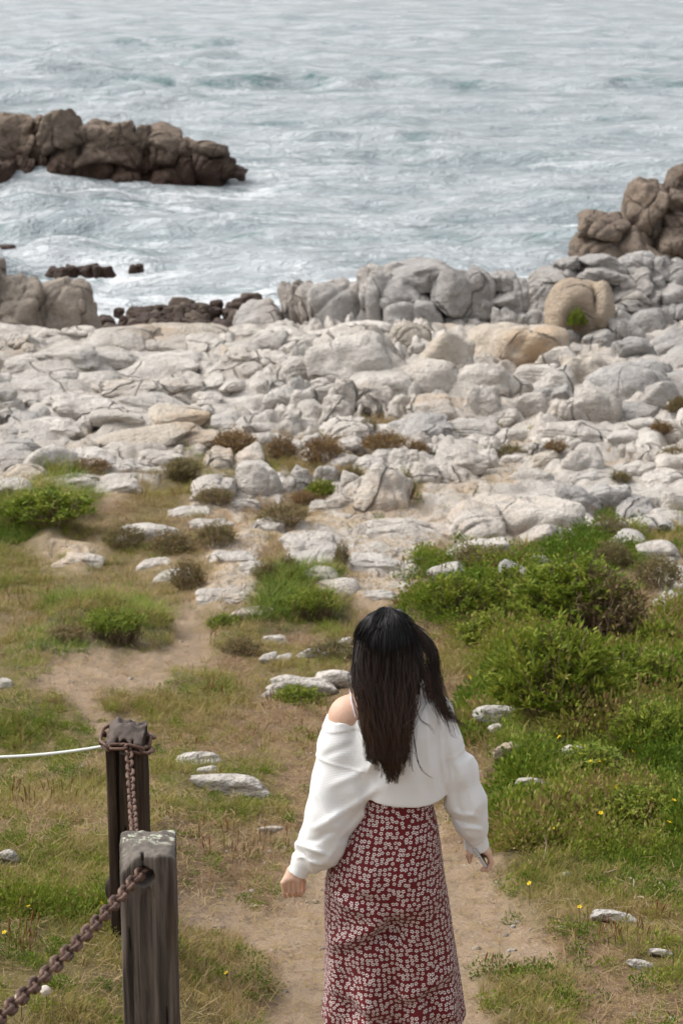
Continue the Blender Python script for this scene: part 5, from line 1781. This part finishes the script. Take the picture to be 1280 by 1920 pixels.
def sweater_sdf(P):
    x, y_, z = P[:, 0], P[:, 1], P[:, 2]
    l = np.interp(z, TZ[zi], CXL[zi])
    r_ = np.interp(z, TZ[zi], CXR[zi])
    b = np.interp(z, TZ[zi], DEP[zi])
    cx, a = (l + r_) / 2, (r_ - l) / 2
    yc = YP + 0.005
    n = 2.4
    k = (np.abs((x - cx) / a) ** n + np.abs((y_ - yc) / b) ** n) ** (1 / n)
    d = (k - 1) * np.minimum(a, b)
    d = smax(d, z - ZQ(1280), 0.03)
    # soft folds: ridges of a stretched noise, hanging on the back, spiralling down the sleeves, bunched above the cuffs
    def ridge(u_, v_, w_, sd_):
        return 1 - 2.6 * np.abs(vnoise3(u_, v_, w_, sd_))
    zz = z - HEM
    fold = 0.0085 * ridge((x - 0.45 * zz) * 15, y_ * 3, zz * 3.2, 31) * smooth(0.03, 0.14, zz)
    d = d - fold
    hemz = HEM + 0.008 * np.sin(x * 17 + 1.0)
    d = smax(d, hemz - z, 0.004)
    inner = np.maximum((k - 1) * np.minimum(a, b) + 0.020, z - hemz - 0.03)
    d = np.maximum(d, -inner)
    ls = chain_sdf(P, LS, 0.03)
    ls = smin(ls, rcone(P, Q(690, 1425, -0.045), Q(645, 1525, -0.035), 0.050, 0.050), 0.04)
    rs = chain_sdf(P, RS, 0.025)
    tl = axis_t(P, LS[1][0], LS[4][0])
    tr = axis_t(P, RS[1][0], RS[4][0])
    rl, rr_ = np.linalg.norm(P - LC[1], axis=1), np.linalg.norm(P - RC[1], axis=1)
    nl = vnoise3(x * 11, y_ * 11, z * 11, 21)
    ls = ls - 0.0080 * ridge((x + 0.42 * zz) * 13, y_ * 8, (zz - 0.42 * x) * 3.5, 32) * smooth(0.05, 0.5, tl)
    ls = ls - 0.0075 * ridge(rl * 26 + 0.6 * nl, x * 4, y_ * 6, 33) * smooth(0.17, 0.07, rl)
    ls = ls - 0.003 * np.exp(-((tl - 0.13) / 0.012) ** 2)                      # the drop-shoulder seam
    rs = rs - 0.0085 * ridge((x - 0.35 * zz) * 16, y_ * 9, (zz + 0.35 * x) * 4.0, 34) * smooth(0.0, 0.35, tr)
    rs = rs - 0.0065 * ridge(rr_ * 24 + 0.7 * nl, x * 5, y_ * 6, 35) * smooth(0.17, 0.06, rr_)
    rs = rs - 0.003 * np.exp(-((tr - 0.10) / 0.012) ** 2)
    d = smin(d, ls, 0.014)
    d = smin(d, rs, 0.006)
    d = d + 0.0015 * fbm3(P, 16, 2, 4)
    gx_, gy_ = topix(x, y_, z)
    near_ = smooth(YP + 0.02, YP - 0.03, y_)
    for (x0, y0, x1, y1, w0, amp) in SWFOLD:
        dx, dy = x1 - x0, y1 - y0
        L2 = dx * dx + dy * dy
        t = ((gx_ - x0) * dx + (gy_ - y0) * dy) / L2
        ds = ((gx_ - x0) * (-dy) + (gy_ - y0) * dx) / math.sqrt(L2) + 2.5 * vnoise2(t * 3, t * 0 + x0, 4)
        d = d - amp * near_ * np.exp(-(ds / w0) ** 2) * smooth(-0.12, 0.2, t) * smooth(1.12, 0.7, t)
    # wide neckline, slipped off the left shoulder
    cz = np.interp(x, CUTX, CUTZ) + 0.10 * np.clip(y_ - YP, -0.1, 0.1) + 0.12 * np.clip(YP - 0.06 - y_, 0, 0.1)
    full = d
    d = smax(d, z - cz, 0.004)
    band = 0.004 * smooth(cz - 0.032, cz - 0.026, z)
    d = d - band * (z < cz)
    inn = np.maximum(full + 0.006, cz - 0.03 - z)
    d = smax(d, -inn, 0.002)
    # cuffs
    d = smin(d, cuff(P, LC, 0.0335, 0.0310), 0.006)
    d = smin(d, cuff(P, RC, 0.0355, 0.0395), 0.006)
    for c_ in (LC, RC):
        t = axis_t(P, c_[0], c_[1])
        near = np.linalg.norm(P - c_[1], axis=1) < 0.09
        d = np.where(near, smax(d, (t - 1.0) * np.linalg.norm(c_[1] - c_[0]), 0.003), d)
    return d


V, F = surfnet(sweater_sdf, (-0.20, YP - 0.19, ZQ(1650)), (0.50, YP + 0.19, ZQ(1270)), 0.0042)
M = Mat('white_knit')
p = M.pos()
rib = M.n('ShaderNodeTexWave', {'Vector': p, 'Scale': 68.0, 'Distortion': 0.6, 'Detail': 1.0}, bands_direction='Z').outputs[1]
ribx = M.n('ShaderNodeTexWave', {'Vector': p, 'Scale': 80.0, 'Distortion': 0.4, 'Detail': 1.0}, bands_direction='X').outputs[1]
px_ = M.n('ShaderNodeSeparateXYZ', {0: p})
edge = M.attr('ribband')
h_ = M.n('ShaderNodeMix', {0: edge, 2: rib, 3: ribx}, data_type='FLOAT').outputs[0]
h_ = M.math('ADD', M.math('MULTIPLY', h_, 0.22), M.math('MULTIPLY', M.noise(p, 240, 3, 0.7), 0.6))
M.set(Base_Color=M.mix(M.noise(p, 14, 3), (0.84, 0.83, 0.81), (0.88, 0.872, 0.855)), Roughness=0.92, Specular_IOR_Level=0.12, Sheen_Weight=0.25, Sheen_Roughness=0.5)
M.bump(h_, 0.0016, 0.65)
sweater = mk('sweater', V, F, M.m, person)
dl = np.minimum(np.linalg.norm(V - LC[1], axis=1), np.linalg.norm(V - RC[1], axis=1))
czv = np.interp(V[:, 0], CUTX, CUTZ)
fattr(sweater.data, 'ribband', np.clip(np.maximum(np.maximum((dl < 0.055).astype(float), V[:, 2] > czv - 0.04), (V[:, 2] < HEM + 0.035) & (V[:, 2] > HEM - 0.02) & (V[:, 0] > Q(690, 1500)[0]) & (V[:, 0] < Q(834, 1500)[0])), 0, 1))

# skirt: a lofted tube of cloth, its print laid out in metres of cloth
SP_ = [(1470, 684, 796), (1495, 676, 806), (1520, 672, 813), (1560, 650, 822), (1600, 626, 827), (1650, 609, 834), (1700, 608, 842), (1750, 610, 849), (1800, 611, 856), (1850, 611, 863), (1885, 608, 867), (1906, 605, 870)]
nr, nc = 190, 220
pyv = np.linspace(SP_[0][0], SP_[-1][0], nr)
L_ = np.interp(pyv, [q[0] for q in SP_], [q[1] for q in SP_])
R_ = np.interp(pyv, [q[0] for q in SP_], [q[2] for q in SP_])
kk = np.ones(15) / 15
sm_ = lambda q: np.convolve(np.pad(q, 7, mode='edge'), kk, 'valid')
L_, R_ = sm_(L_), sm_(R_)
scv = np.array([sx_(q) for q in pyv])
zv = np.array([ZQ(q) for q in pyv])
a_, cx_ = (R_ - L_) / 2 * scv, ((R_ + L_) / 2 - 640) * scv
bd = np.interp(pyv, [1470, 1560, 1640, 1720, 1912], [0.088, 0.118, 0.140, 0.138, 0.165])
ang = np.arange(nc) / nc * 2 * math.pi
A_, Z_ = np.meshgrid(ang, zv)
PYg = np.repeat(pyv[:, None], nc, 1)
ex = 2.3
cA, sA = np.cos(A_), np.sin(A_)
m_ = (np.abs(cA) ** ex + np.abs(sA) ** ex) ** (-1 / ex)
PXg = (L_[:, None] + R_[:, None]) / 2 + (R_ - L_)[:, None] / 2 * cA * m_
backf = smooth(0.15, -0.75, sA)                              # 1 on the side facing the camera
fold = np.zeros_like(A_)


def crease(x0, y0, x1, y1, w0, amp):
    """A fold in the cloth along a line given in photo pixels on the near side."""
    dx, dy = x1 - x0, y1 - y0
    L2 = dx * dx + dy * dy
    t = np.clip(((PXg - x0) * dx + (PYg - y0) * dy) / L2, -0.2, 1.2)
    dist = ((PXg - x0) * (-dy) + (PYg - y0) * dx) / math.sqrt(L2)
    return amp * np.exp(-(dist / w0) ** 2) * smooth(-0.2, 0.25, t) * smooth(1.2, 0.75, t)


for c_ in ((612, 1752, 720, 1692, 13, 0.013), (625, 1772, 730, 1712, 12, -0.008), (690, 1690, 800, 1655, 18, 0.010), (700, 1730, 745, 1690, 16, -0.016), (770, 1690, 740, 1730, 14, -0.012),
           (745, 1850, 860, 1812, 14, -0.012), (720, 1838, 850, 1790, 16, 0.009), (640, 1850, 770, 1890, 16, -0.011), (620, 1820, 740, 1868, 16, 0.009), (760, 1880, 860, 1860, 14, 0.008),
           (640, 1640, 700, 1655, 12, -0.010), (620, 1655, 690, 1675, 10, 0.008), (820, 1640, 760, 1740, 22, 0.008), (790, 1760, 850, 1900, 18, 0.008), (655, 1770, 640, 1910, 16, -0.008), (690, 1790, 690, 1910, 16, 0.008), (740, 1760, 745, 1910, 20, -0.010), (800, 1830, 815, 1910, 16, -0.010), (760, 1540, 800, 1600, 20, 0.004)):
    fold += crease(*c_)
fold *= 1.15 * backf
fold += 0.012 * np.exp(-((PXg - 682) / 42) ** 2 - ((PYg - 1625) / 52) ** 2) * backf + 0.016 * np.exp(-((PXg - 772) / 40) ** 2 - ((PYg - 1622) / 55) ** 2) * backf
fold -= 0.012 * np.exp(-((PXg - 735) / 22) ** 2 - ((PYg - 1700) / 50) ** 2) * backf
hemf = smooth(1700, 1912, PYg)
fold += 0.010 * hemf * np.sin(A_ * 9 + 0.6 + 1.2 * vnoise2(A_ * 2, PYg / 60, 3)) + 0.004 * fbm2(A_ * 3, PYg / 70, 3, 8) + 0.0022 * fbm2(A_ * 9, PYg / 22, 2, 18)
aa, bb = a_[:, None] + fold * 0.5, bd[:, None] + fold * 1.25
X_ = cx_[:, None] + aa * cA * m_
Y_ = YP + bb * sA * m_
Z2 = Z_ + 0.012 * smooth(1860, 1912, PYg) * np.sin(A_ * 3 + 0.8)
V = np.stack([X_, Y_, Z2], -1)
du = np.linalg.norm(np.roll(V, -1, 1) - V, axis=2).mean(0)
ucum = np.r_[0, np.cumsum(du)[:-1]]
seam = int(nc * 0.25)
vcum = np.r_[0, np.cumsum(np.linalg.norm(np.diff(V.mean(1), axis=0), axis=1))]
# cloth coordinate: straight grain, width follows the flare
per = np.linalg.norm(np.roll(V, -1, 1) - V, axis=2).sum(1)
ang_m = np.linalg.norm(np.roll(V, -1, 1) - V, axis=2)
ucl = np.cumsum(ang_m, 1)
mid_i = int(nc * 0.75)
ucl = ucl - ucl[:, mid_i:mid_i + 1]
cloth = np.stack([ucl, np.repeat(vcum[:, None], nc, 1), 0 * ucl], -1).reshape(-1, 3)
M = Mat('red_floral_cloth')
cv = M.attr('cloth', 'GEOMETRY', 'Vector')
SCF = 63.0
wv = M.vmath('MULTIPLY', cv, (SCF, SCF, SCF))


def flowers(loc, size, thr):
    vo = M.n('ShaderNodeTexVoronoi', {'Vector': M.mapv(wv, (1, 1, 1), loc), 'Scale': 1.0, 'Randomness': 0.55}, voronoi_dimensions='2D')
    lv = M.vmath('SUBTRACT', M.mapv(wv, (1, 1, 1), loc), vo.outputs['Position'])
    sp = M.n('ShaderNodeSeparateXYZ', {0: lv})
    rv = M.n('ShaderNodeSeparateColor', {0: vo.outputs['Color']})
    r_ = M.math('SQRT', M.math('ADD', M.math('MULTIPLY', sp.outputs[0], sp.outputs[0]), M.math('MULTIPLY', sp.outputs[1], sp.outputs[1])))
    th_ = M.math('ARCTAN2', sp.outputs[1], sp.outputs[0])
    w_ = M.math('COSINE', M.math('ADD', M.math('MULTIPLY', th_, 5.0), M.math('MULTIPLY', rv.outputs[0], 12.0)))
    R0 = M.math('MULTIPLY', M.math('MULTIPLY_ADD', w_, 0.17, 0.83), M.math('MULTIPLY_ADD', rv.outputs[1], 0.06, size))
    pet = M.mr(M.math('SUBTRACT', r_, R0), -0.03, 0.02, 1.0, 0.0)
    slit = M.math('MULTIPLY', M.mr(w_, -1.0, -0.70, 0.9, 0.0), M.mr(r_, 0.1, 0.2))
    hole = M.math('MULTIPLY', M.mr(r_, 0.12, 0.17, 1.0, 0.0), 1.0)
    f_ = M.math('MULTIPLY', pet, M.math('SUBTRACT', 1.0, M.math('MAXIMUM', hole, slit)), clamp=True)
    return M.math('MULTIPLY', f_, M.math('GREATER_THAN', rv.outputs[2], thr))


fa = flowers((0, 0, 0), 0.365, 0.02)
redc = M.mix(M.noise(cv, 90, 2), (0.115, 0.008, 0.011), (0.155, 0.012, 0.015))
M.set(Base_Color=M.mix(fa, redc, (0.76, 0.70, 0.66)), Roughness=0.72, Specular_IOR_Level=0.25, Sheen_Weight=0.1)
M.bump(M.noise(cv, 900, 2), 0.0006, 0.5)
skirt = mk('skirt', V.reshape(-1, 3), grid_faces(nr, nc, True), M.m, person)
fattr(skirt.data, 'cloth', cloth, 'FLOAT_VECTOR')
so = skirt.modifiers.new('cloth', 'SOLIDIFY')
so.thickness = 0.0018
so.offset = -1

# hair: a dark mass under thousands of strands gathered into locks
def hair_mass(P):
    d = ellip(P, Q(727, 1203, 0.03), (0.088, 0.112, 0.104))
    d = smin(d, ellip(P, Q(728, 1262, -0.01), (0.096, 0.085, 0.105)), 0.04)
    pth = [(Q(722, 1300, -0.055), 0.066), (Q(724, 1350, -0.090), 0.050), (Q(728, 1390, -0.105), 0.034), (Q(730, 1415, -0.110), 0.018)]
    for (a, ra_), (b, rb_) in zip(pth[:-1], pth[1:]):
        # flattened against the back
        PP = P.copy()
        t = np.clip(axis_t(P, a, b), 0, 1)
        ax = a[None] + t[:, None] * (b - a)[None]
        q = P - ax
        q[:, 1] *= 2.1
        d = smin(d, np.linalg.norm(q, axis=1) - (ra_ + (rb_ - ra_) * t), 0.03)
    fc = HEAD + np.array((0, 0.075, -0.05))
    d = smax(d, -ellip(P, fc, (0.066, 0.06, 0.085)), 0.02)          # the face stays free
    return d + 0.004 * np.sin(P[:, 0] * 210 + 3 * vnoise3(P[:, 0] * 9, P[:, 1] * 9, P[:, 2] * 5, 2))


Vm, Fm = surfnet(hair_mass, (-0.02, YP - 0.24, ZQ(1480)), (0.32, YP + 0.16, 8.04), 0.006)
M = Mat('black_hair')
br = M.attr('tip')
hc = M.mix(br, (0.0085, 0.0066, 0.006), (0.095, 0.050, 0.030))
M.set(Base_Color=hc, Roughness=0.38, Specular_IOR_Level=0.35)
m_hair = M.m
hr = np.random.default_rng(77)
strands, tips = [], []


def lock(pts, spread, n, r0=0.00105, tip0=0.0, npt=15, wav=0.004, jit=1.0, conv=0.5, lw=0.0, ph0=None):
    """n strands following the guide pts (world), fanned by spread at each point."""
    G_ = spline(np.asarray(pts), npt)
    S_ = np.interp(np.linspace(0, 1, npt), np.linspace(0, 1, len(spread)), spread)
    t = np.linspace(0, 1, npt)
    pw = hr.random(2) * 6.28 if ph0 is None else ph0 + hr.normal(0, 0.5, 2)
    fw = hr.uniform(6, 10) if ph0 is None else hr.uniform(8, 9.5)
    G_[:, 0] += lw * smooth(0.35, 0.8, t) * np.sin(fw * t + pw[0])
    G_[:, 1] += 0.4 * lw * smooth(0.35, 0.8, t) * np.sin(fw * t + pw[1]) - 0.3 * lw * smooth(0.5, 1, t)
    for k in range(n):
        o = hr.normal(0, 0.5, 3)
        o[1] *= 0.6
        ph = hr.random(3) * 6.28
        fr = hr.uniform(3, 7)
        W_ = wav * t[:, None] * np.sin(fr * t[:, None] * 2 + ph[None])
        endt = hr.uniform(0.90, 1.0)
        P_ = G_ + o[None] * S_[:, None] * jit + W_
        P_ = spline(P_[: max(5, int(npt * endt))], npt)
        Vs_, Fs_ = tube(P_, r0 * (1 - 0.75 * t ** 2), 3)
        strands.append((Vs_, Fs_))
        tips.append(np.repeat(np.clip(tip0 + 0.9 * smooth(0.35, 0.95, t) * hr.uniform(0.15, 1.0), 0, 1), 3))


hc_, hrad = Q(727, 1204, 0.03), np.array((0.090, 0.114, 0.107))


def scalp(phi, th):
    """Point on the head: phi 0 faces the camera, negative is the left side; th is the angle down from the crown."""
    return hc_ + hrad * 1.02 * np.array((math.sin(phi) * math.sin(th), -math.cos(phi) * math.sin(th), math.cos(th)))


def main_lock(phi, t0, xe, ye, n, wid):
    pts = [scalp(phi * 0.5 - 0.1, 0.12 + t0), scalp(phi * 0.85, 0.55 + t0), scalp(phi, 1.05 + t0 * 0.5), scalp(phi, 1.55)]
    x0 = 727 + 57 * math.sin(phi)
    e_ = lambda f, py, dy: Q(x0 + (xe - x0) * f + hr.normal(0, 7) * f, py, dy)
    pts += [e_(0.12, 1262, -0.085 * math.cos(phi)), e_(0.35, 1310, -0.108 * math.cos(phi * 0.8)), e_(0.62, 1365, -0.137 + 0.02 * abs(phi)), e_(0.85, 1420, -0.150), Q(xe, ye, -0.150)]
    pts = [q for q in pts]
    if ye < 1420:
        pts = pts[:-2] + [Q(xe, ye, -0.145)]
    lock(pts, [0.006, 0.011, 0.011, 0.010, 0.009, 0.009, 0.008, 0.006, 0.0012], n, r0=0.00105, npt=20, wav=0.0016, lw=0.014, ph0=np.array((2.6 * phi + 1.0, 1.7 * phi)))


for k in range(165):
    phi = hr.uniform(-1.5, 1.25)
    u_ = phi / 1.5
    xe = 736 + 25 * u_ + hr.normal(0, 7)
    ye = 1512 - 92 * abs(u_) ** 1.4 - 80 * hr.random() ** 2.0
    main_lock(phi, hr.uniform(-0.05, 0.35), xe, ye, int(hr.integers(14, 26)), 1)
# left edge falling before the shoulder, brown at the tips
for k in range(16):
    x0 = hr.uniform(664, 676)
    lock([scalp(-1.25, 0.5), scalp(-1.4, 1.1), Q(670, 1240, -0.02), Q(x0 + 3, 1290, -0.075), Q(x0 + 14, 1330, -0.115), Q(688 + hr.normal(0, 4), 1370, -0.135), Q(694 + hr.normal(0, 6), 1420 + hr.normal(0, 14), -0.146)], [0.006, 0.012, 0.015, 0.016, 0.013, 0.011, 0.007], 12, tip0=0.12, npt=16)
for k in range(5):
    lock([scalp(-1.5, 1.2), Q(667, 1245, 0.02), Q(661 + hr.normal(0, 2), 1268, -0.01), Q(670, 1298, -0.06), Q(680, 1330, -0.10)], [0.006, 0.012, 0.014, 0.012, 0.008], 8, tip0=0.15)
# right side blown out by the wind
for k in range(26):
    j = hr.normal(0, 1)
    lock([scalp(0.9, 0.45), scalp(1.15, 1.0), Q(790 + 4 * j, 1196, -0.03), Q(808 + 3 * j, 1222, -0.05), Q(812 + 4 * j, 1258, -0.06), Q(818 + 6 * j, 1300, -0.09), Q(832 + 7 * j, 1335, -0.11), Q(850 + 10 * j, 1362 + hr.normal(0, 10), -0.11)],
         [0.005, 0.010, 0.012, 0.012, 0.013, 0.012, 0.010, 0.006], 9, tip0=0.10, npt=17)
for k in range(13):
    j = hr.normal(0, 1)
    lock([scalp(0.8, 0.6), scalp(1.0, 1.2), Q(782 + 5 * j, 1230, -0.06), Q(796 + 5 * j, 1265, -0.08), Q(804 + 6 * j, 1298, -0.095), Q(814 + 8 * j, 1325 + 8 * hr.random(), -0.105)], [0.005, 0.012, 0.014, 0.014, 0.012, 0.006], 9, tip0=0.08)
for k in range(7):
    j = hr.normal(0, 1)
    lock([scalp(1.1, 1.0), Q(806, 1215, -0.04), Q(815, 1260, -0.06), Q(826 + 2 * j, 1310, -0.09), Q(846 + 3 * j, 1345, -0.11), Q(868 + 5 * j, 1358 + 4 * j, -0.11), Q(877 + 4 * j, 1378 + 6 * j, -0.11)], [0.003, 0.005, 0.006, 0.006, 0.006, 0.006, 0.005], 4, r0=0.0008, tip0=0.35)
# wisps
for g_ in ([(770, 1330, -0.13), (776, 1390, -0.15), (784, 1432, -0.155), (801, 1455, -0.155), (815, 1462, -0.15)],
           [(764, 1350, -0.14), (772, 1395, -0.15), (770, 1430, -0.155), (776, 1452, -0.155)],
           [(772, 1300, -0.12), (786, 1345, -0.14), (806, 1362, -0.14), (815, 1378, -0.14)],
           [(690, 1360, -0.13), (683, 1400, -0.13), (690, 1440, -0.14)],
           [(820, 1290, -0.1), (830, 1330, -0.11), (838, 1352, -0.11), (848, 1378, -0.1), (862, 1386, -0.1)],
           [(760, 1160, -0.05), (790, 1178, -0.05), (806, 1192, -0.05), (817, 1205, -0.05)],
           [(676, 1215, -0.1), (690, 1222, -0.105), (692, 1245, -0.1)],
           [(668, 1250, -0.04), (672, 1275, -0.07), (690, 1300, -0.11), (700, 1330, -0.13)]):
    lock([Q(*q) for q in g_], [0.003, 0.004, 0.004, 0.003], 5, r0=0.0007, tip0=0.25, wav=0.003)
for k in range(70):                                           # flyaways
    phi = hr.uniform(-1.5, 1.4)
    x0 = 727 + 55 * math.sin(phi)
    wob = [hr.normal(0, 1) for q in range(5)]
    lock([scalp(phi, 0.5), scalp(phi, 1.2) * 1.0, Q(x0 + 5 * wob[0], 1262, -0.10), Q(x0 + 8 * wob[1] + 4, 1318, -0.128), Q(735 + 34 * math.sin(phi) + 11 * wob[2], 1385, -0.155), Q(738 + 26 * math.sin(phi) + 16 * wob[3], 1420 + 30 * hr.random(), -0.158)],
         [0.004, 0.006, 0.008, 0.008, 0.006, 0.004], 2, r0=0.00075, tip0=0.3, npt=18, wav=0.006)
for k in range(22):
    j = hr.normal(0, 1)
    lock([scalp(1.0 + 0.1 * j, 0.3), Q(785 + 4 * j, 1186 + 4 * j, -0.03), Q(806 + 4 * j, 1215, -0.05), Q(814 + 5 * j, 1262, -0.06), Q(824 + 9 * j, 1318, -0.09), Q(846 + 12 * j, 1352 + 8 * hr.normal(), -0.11), Q(862 + 12 * j, 1380 + 10 * hr.normal(), -0.11)],
         [0.003, 0.006, 0.006, 0.006, 0.005, 0.005, 0.004], 2, r0=0.00075, tip0=0.35, npt=18, wav=0.005)
Vs_, Fs_ = cat_meshes([(Vm, Fm)] + strands)
hair = mk('hair', Vs_, Fs_, m_hair, person)
fattr(hair.data, 'tip', np.concatenate([np.zeros(len(Vm))] + tips))

# phone in the right hand
pa, pb = Q(888, 1592, 0.0), Q(912, 1629, 0.0)
ux = Vector(pb - pa).normalized()
ly = Vector((0.05, 1, -0.25))
ly = (ly - ux * ly.dot(ux)).normalized()
tz = ux.cross(ly).normalized()
wd_, ln_, tk_ = np.linalg.norm(pb - pa), 0.148, 0.0105
bm = bmesh.new()
bmesh.ops.create_cube(bm, size=1.0)
bmesh.ops.scale(bm, vec=(wd_, ln_, tk_), verts=bm.verts)
vert_e = [e_ for e_ in bm.edges if abs(e_.verts[0].co.z - e_.verts[1].co.z) > tk_ * 0.9]
bmesh.ops.bevel(bm, geom=vert_e, offset=0.011, segments=5, affect='EDGES', profile=0.5)
bmesh.ops.bevel(bm, geom=[e_ for e_ in bm.edges if abs(e_.verts[0].co.z - e_.verts[1].co.z) < 1e-5], offset=0.0022, segments=2, affect='EDGES', profile=0.5)
me = bpy.data.meshes.new('case')
bm.to_mesh(me)
bm.free()
ctr = Vector(0.5 * (pa + pb)) + ly * ln_ * 0.5
phone = thing('phone', tuple(ctr), 'pale grey smartphone held in the right hand', 'phone')
phone.rotation_euler = Matrix((ux, ly, tz)).transposed().to_euler()
obj('case', me, simple('pale_case', (0.52, 0.50, 0.49), 0.35, 0.5).m, phone)


def slab(w_, d_, h_, nm, mt, loc):
    b_ = bmesh.new()
    bmesh.ops.create_cube(b_, size=1.0)
    bmesh.ops.scale(b_, vec=(w_, d_, h_), verts=b_.verts)
    bmesh.ops.bevel(b_, geom=list(b_.edges), offset=min(w_, d_, h_) * 0.2, segments=2, affect='EDGES')
    m_e = bpy.data.meshes.new(nm)
    b_.to_mesh(m_e)
    b_.free()
    return obj(nm, m_e, mt, phone, loc)


slab(0.011, 0.0016, 0.006, 'port_surround', simple('port_white', (0.8, 0.8, 0.8), 0.4, 0.5).m, (-0.004, -ln_ / 2 - 0.0003, 0))
slab(0.0075, 0.0016, 0.0026, 'charging_port', simple('port_dark', (0.02, 0.02, 0.02), 0.5, 0.3).m, (-0.004, -ln_ / 2 - 0.0009, 0))
slab(wd_ - 0.008, ln_ - 0.008, 0.0012, 'screen', simple('screen_glass', (0.012, 0.012, 0.014), 0.1, 0.5).m, (0, 0, tk_ / 2 + 0.0002))
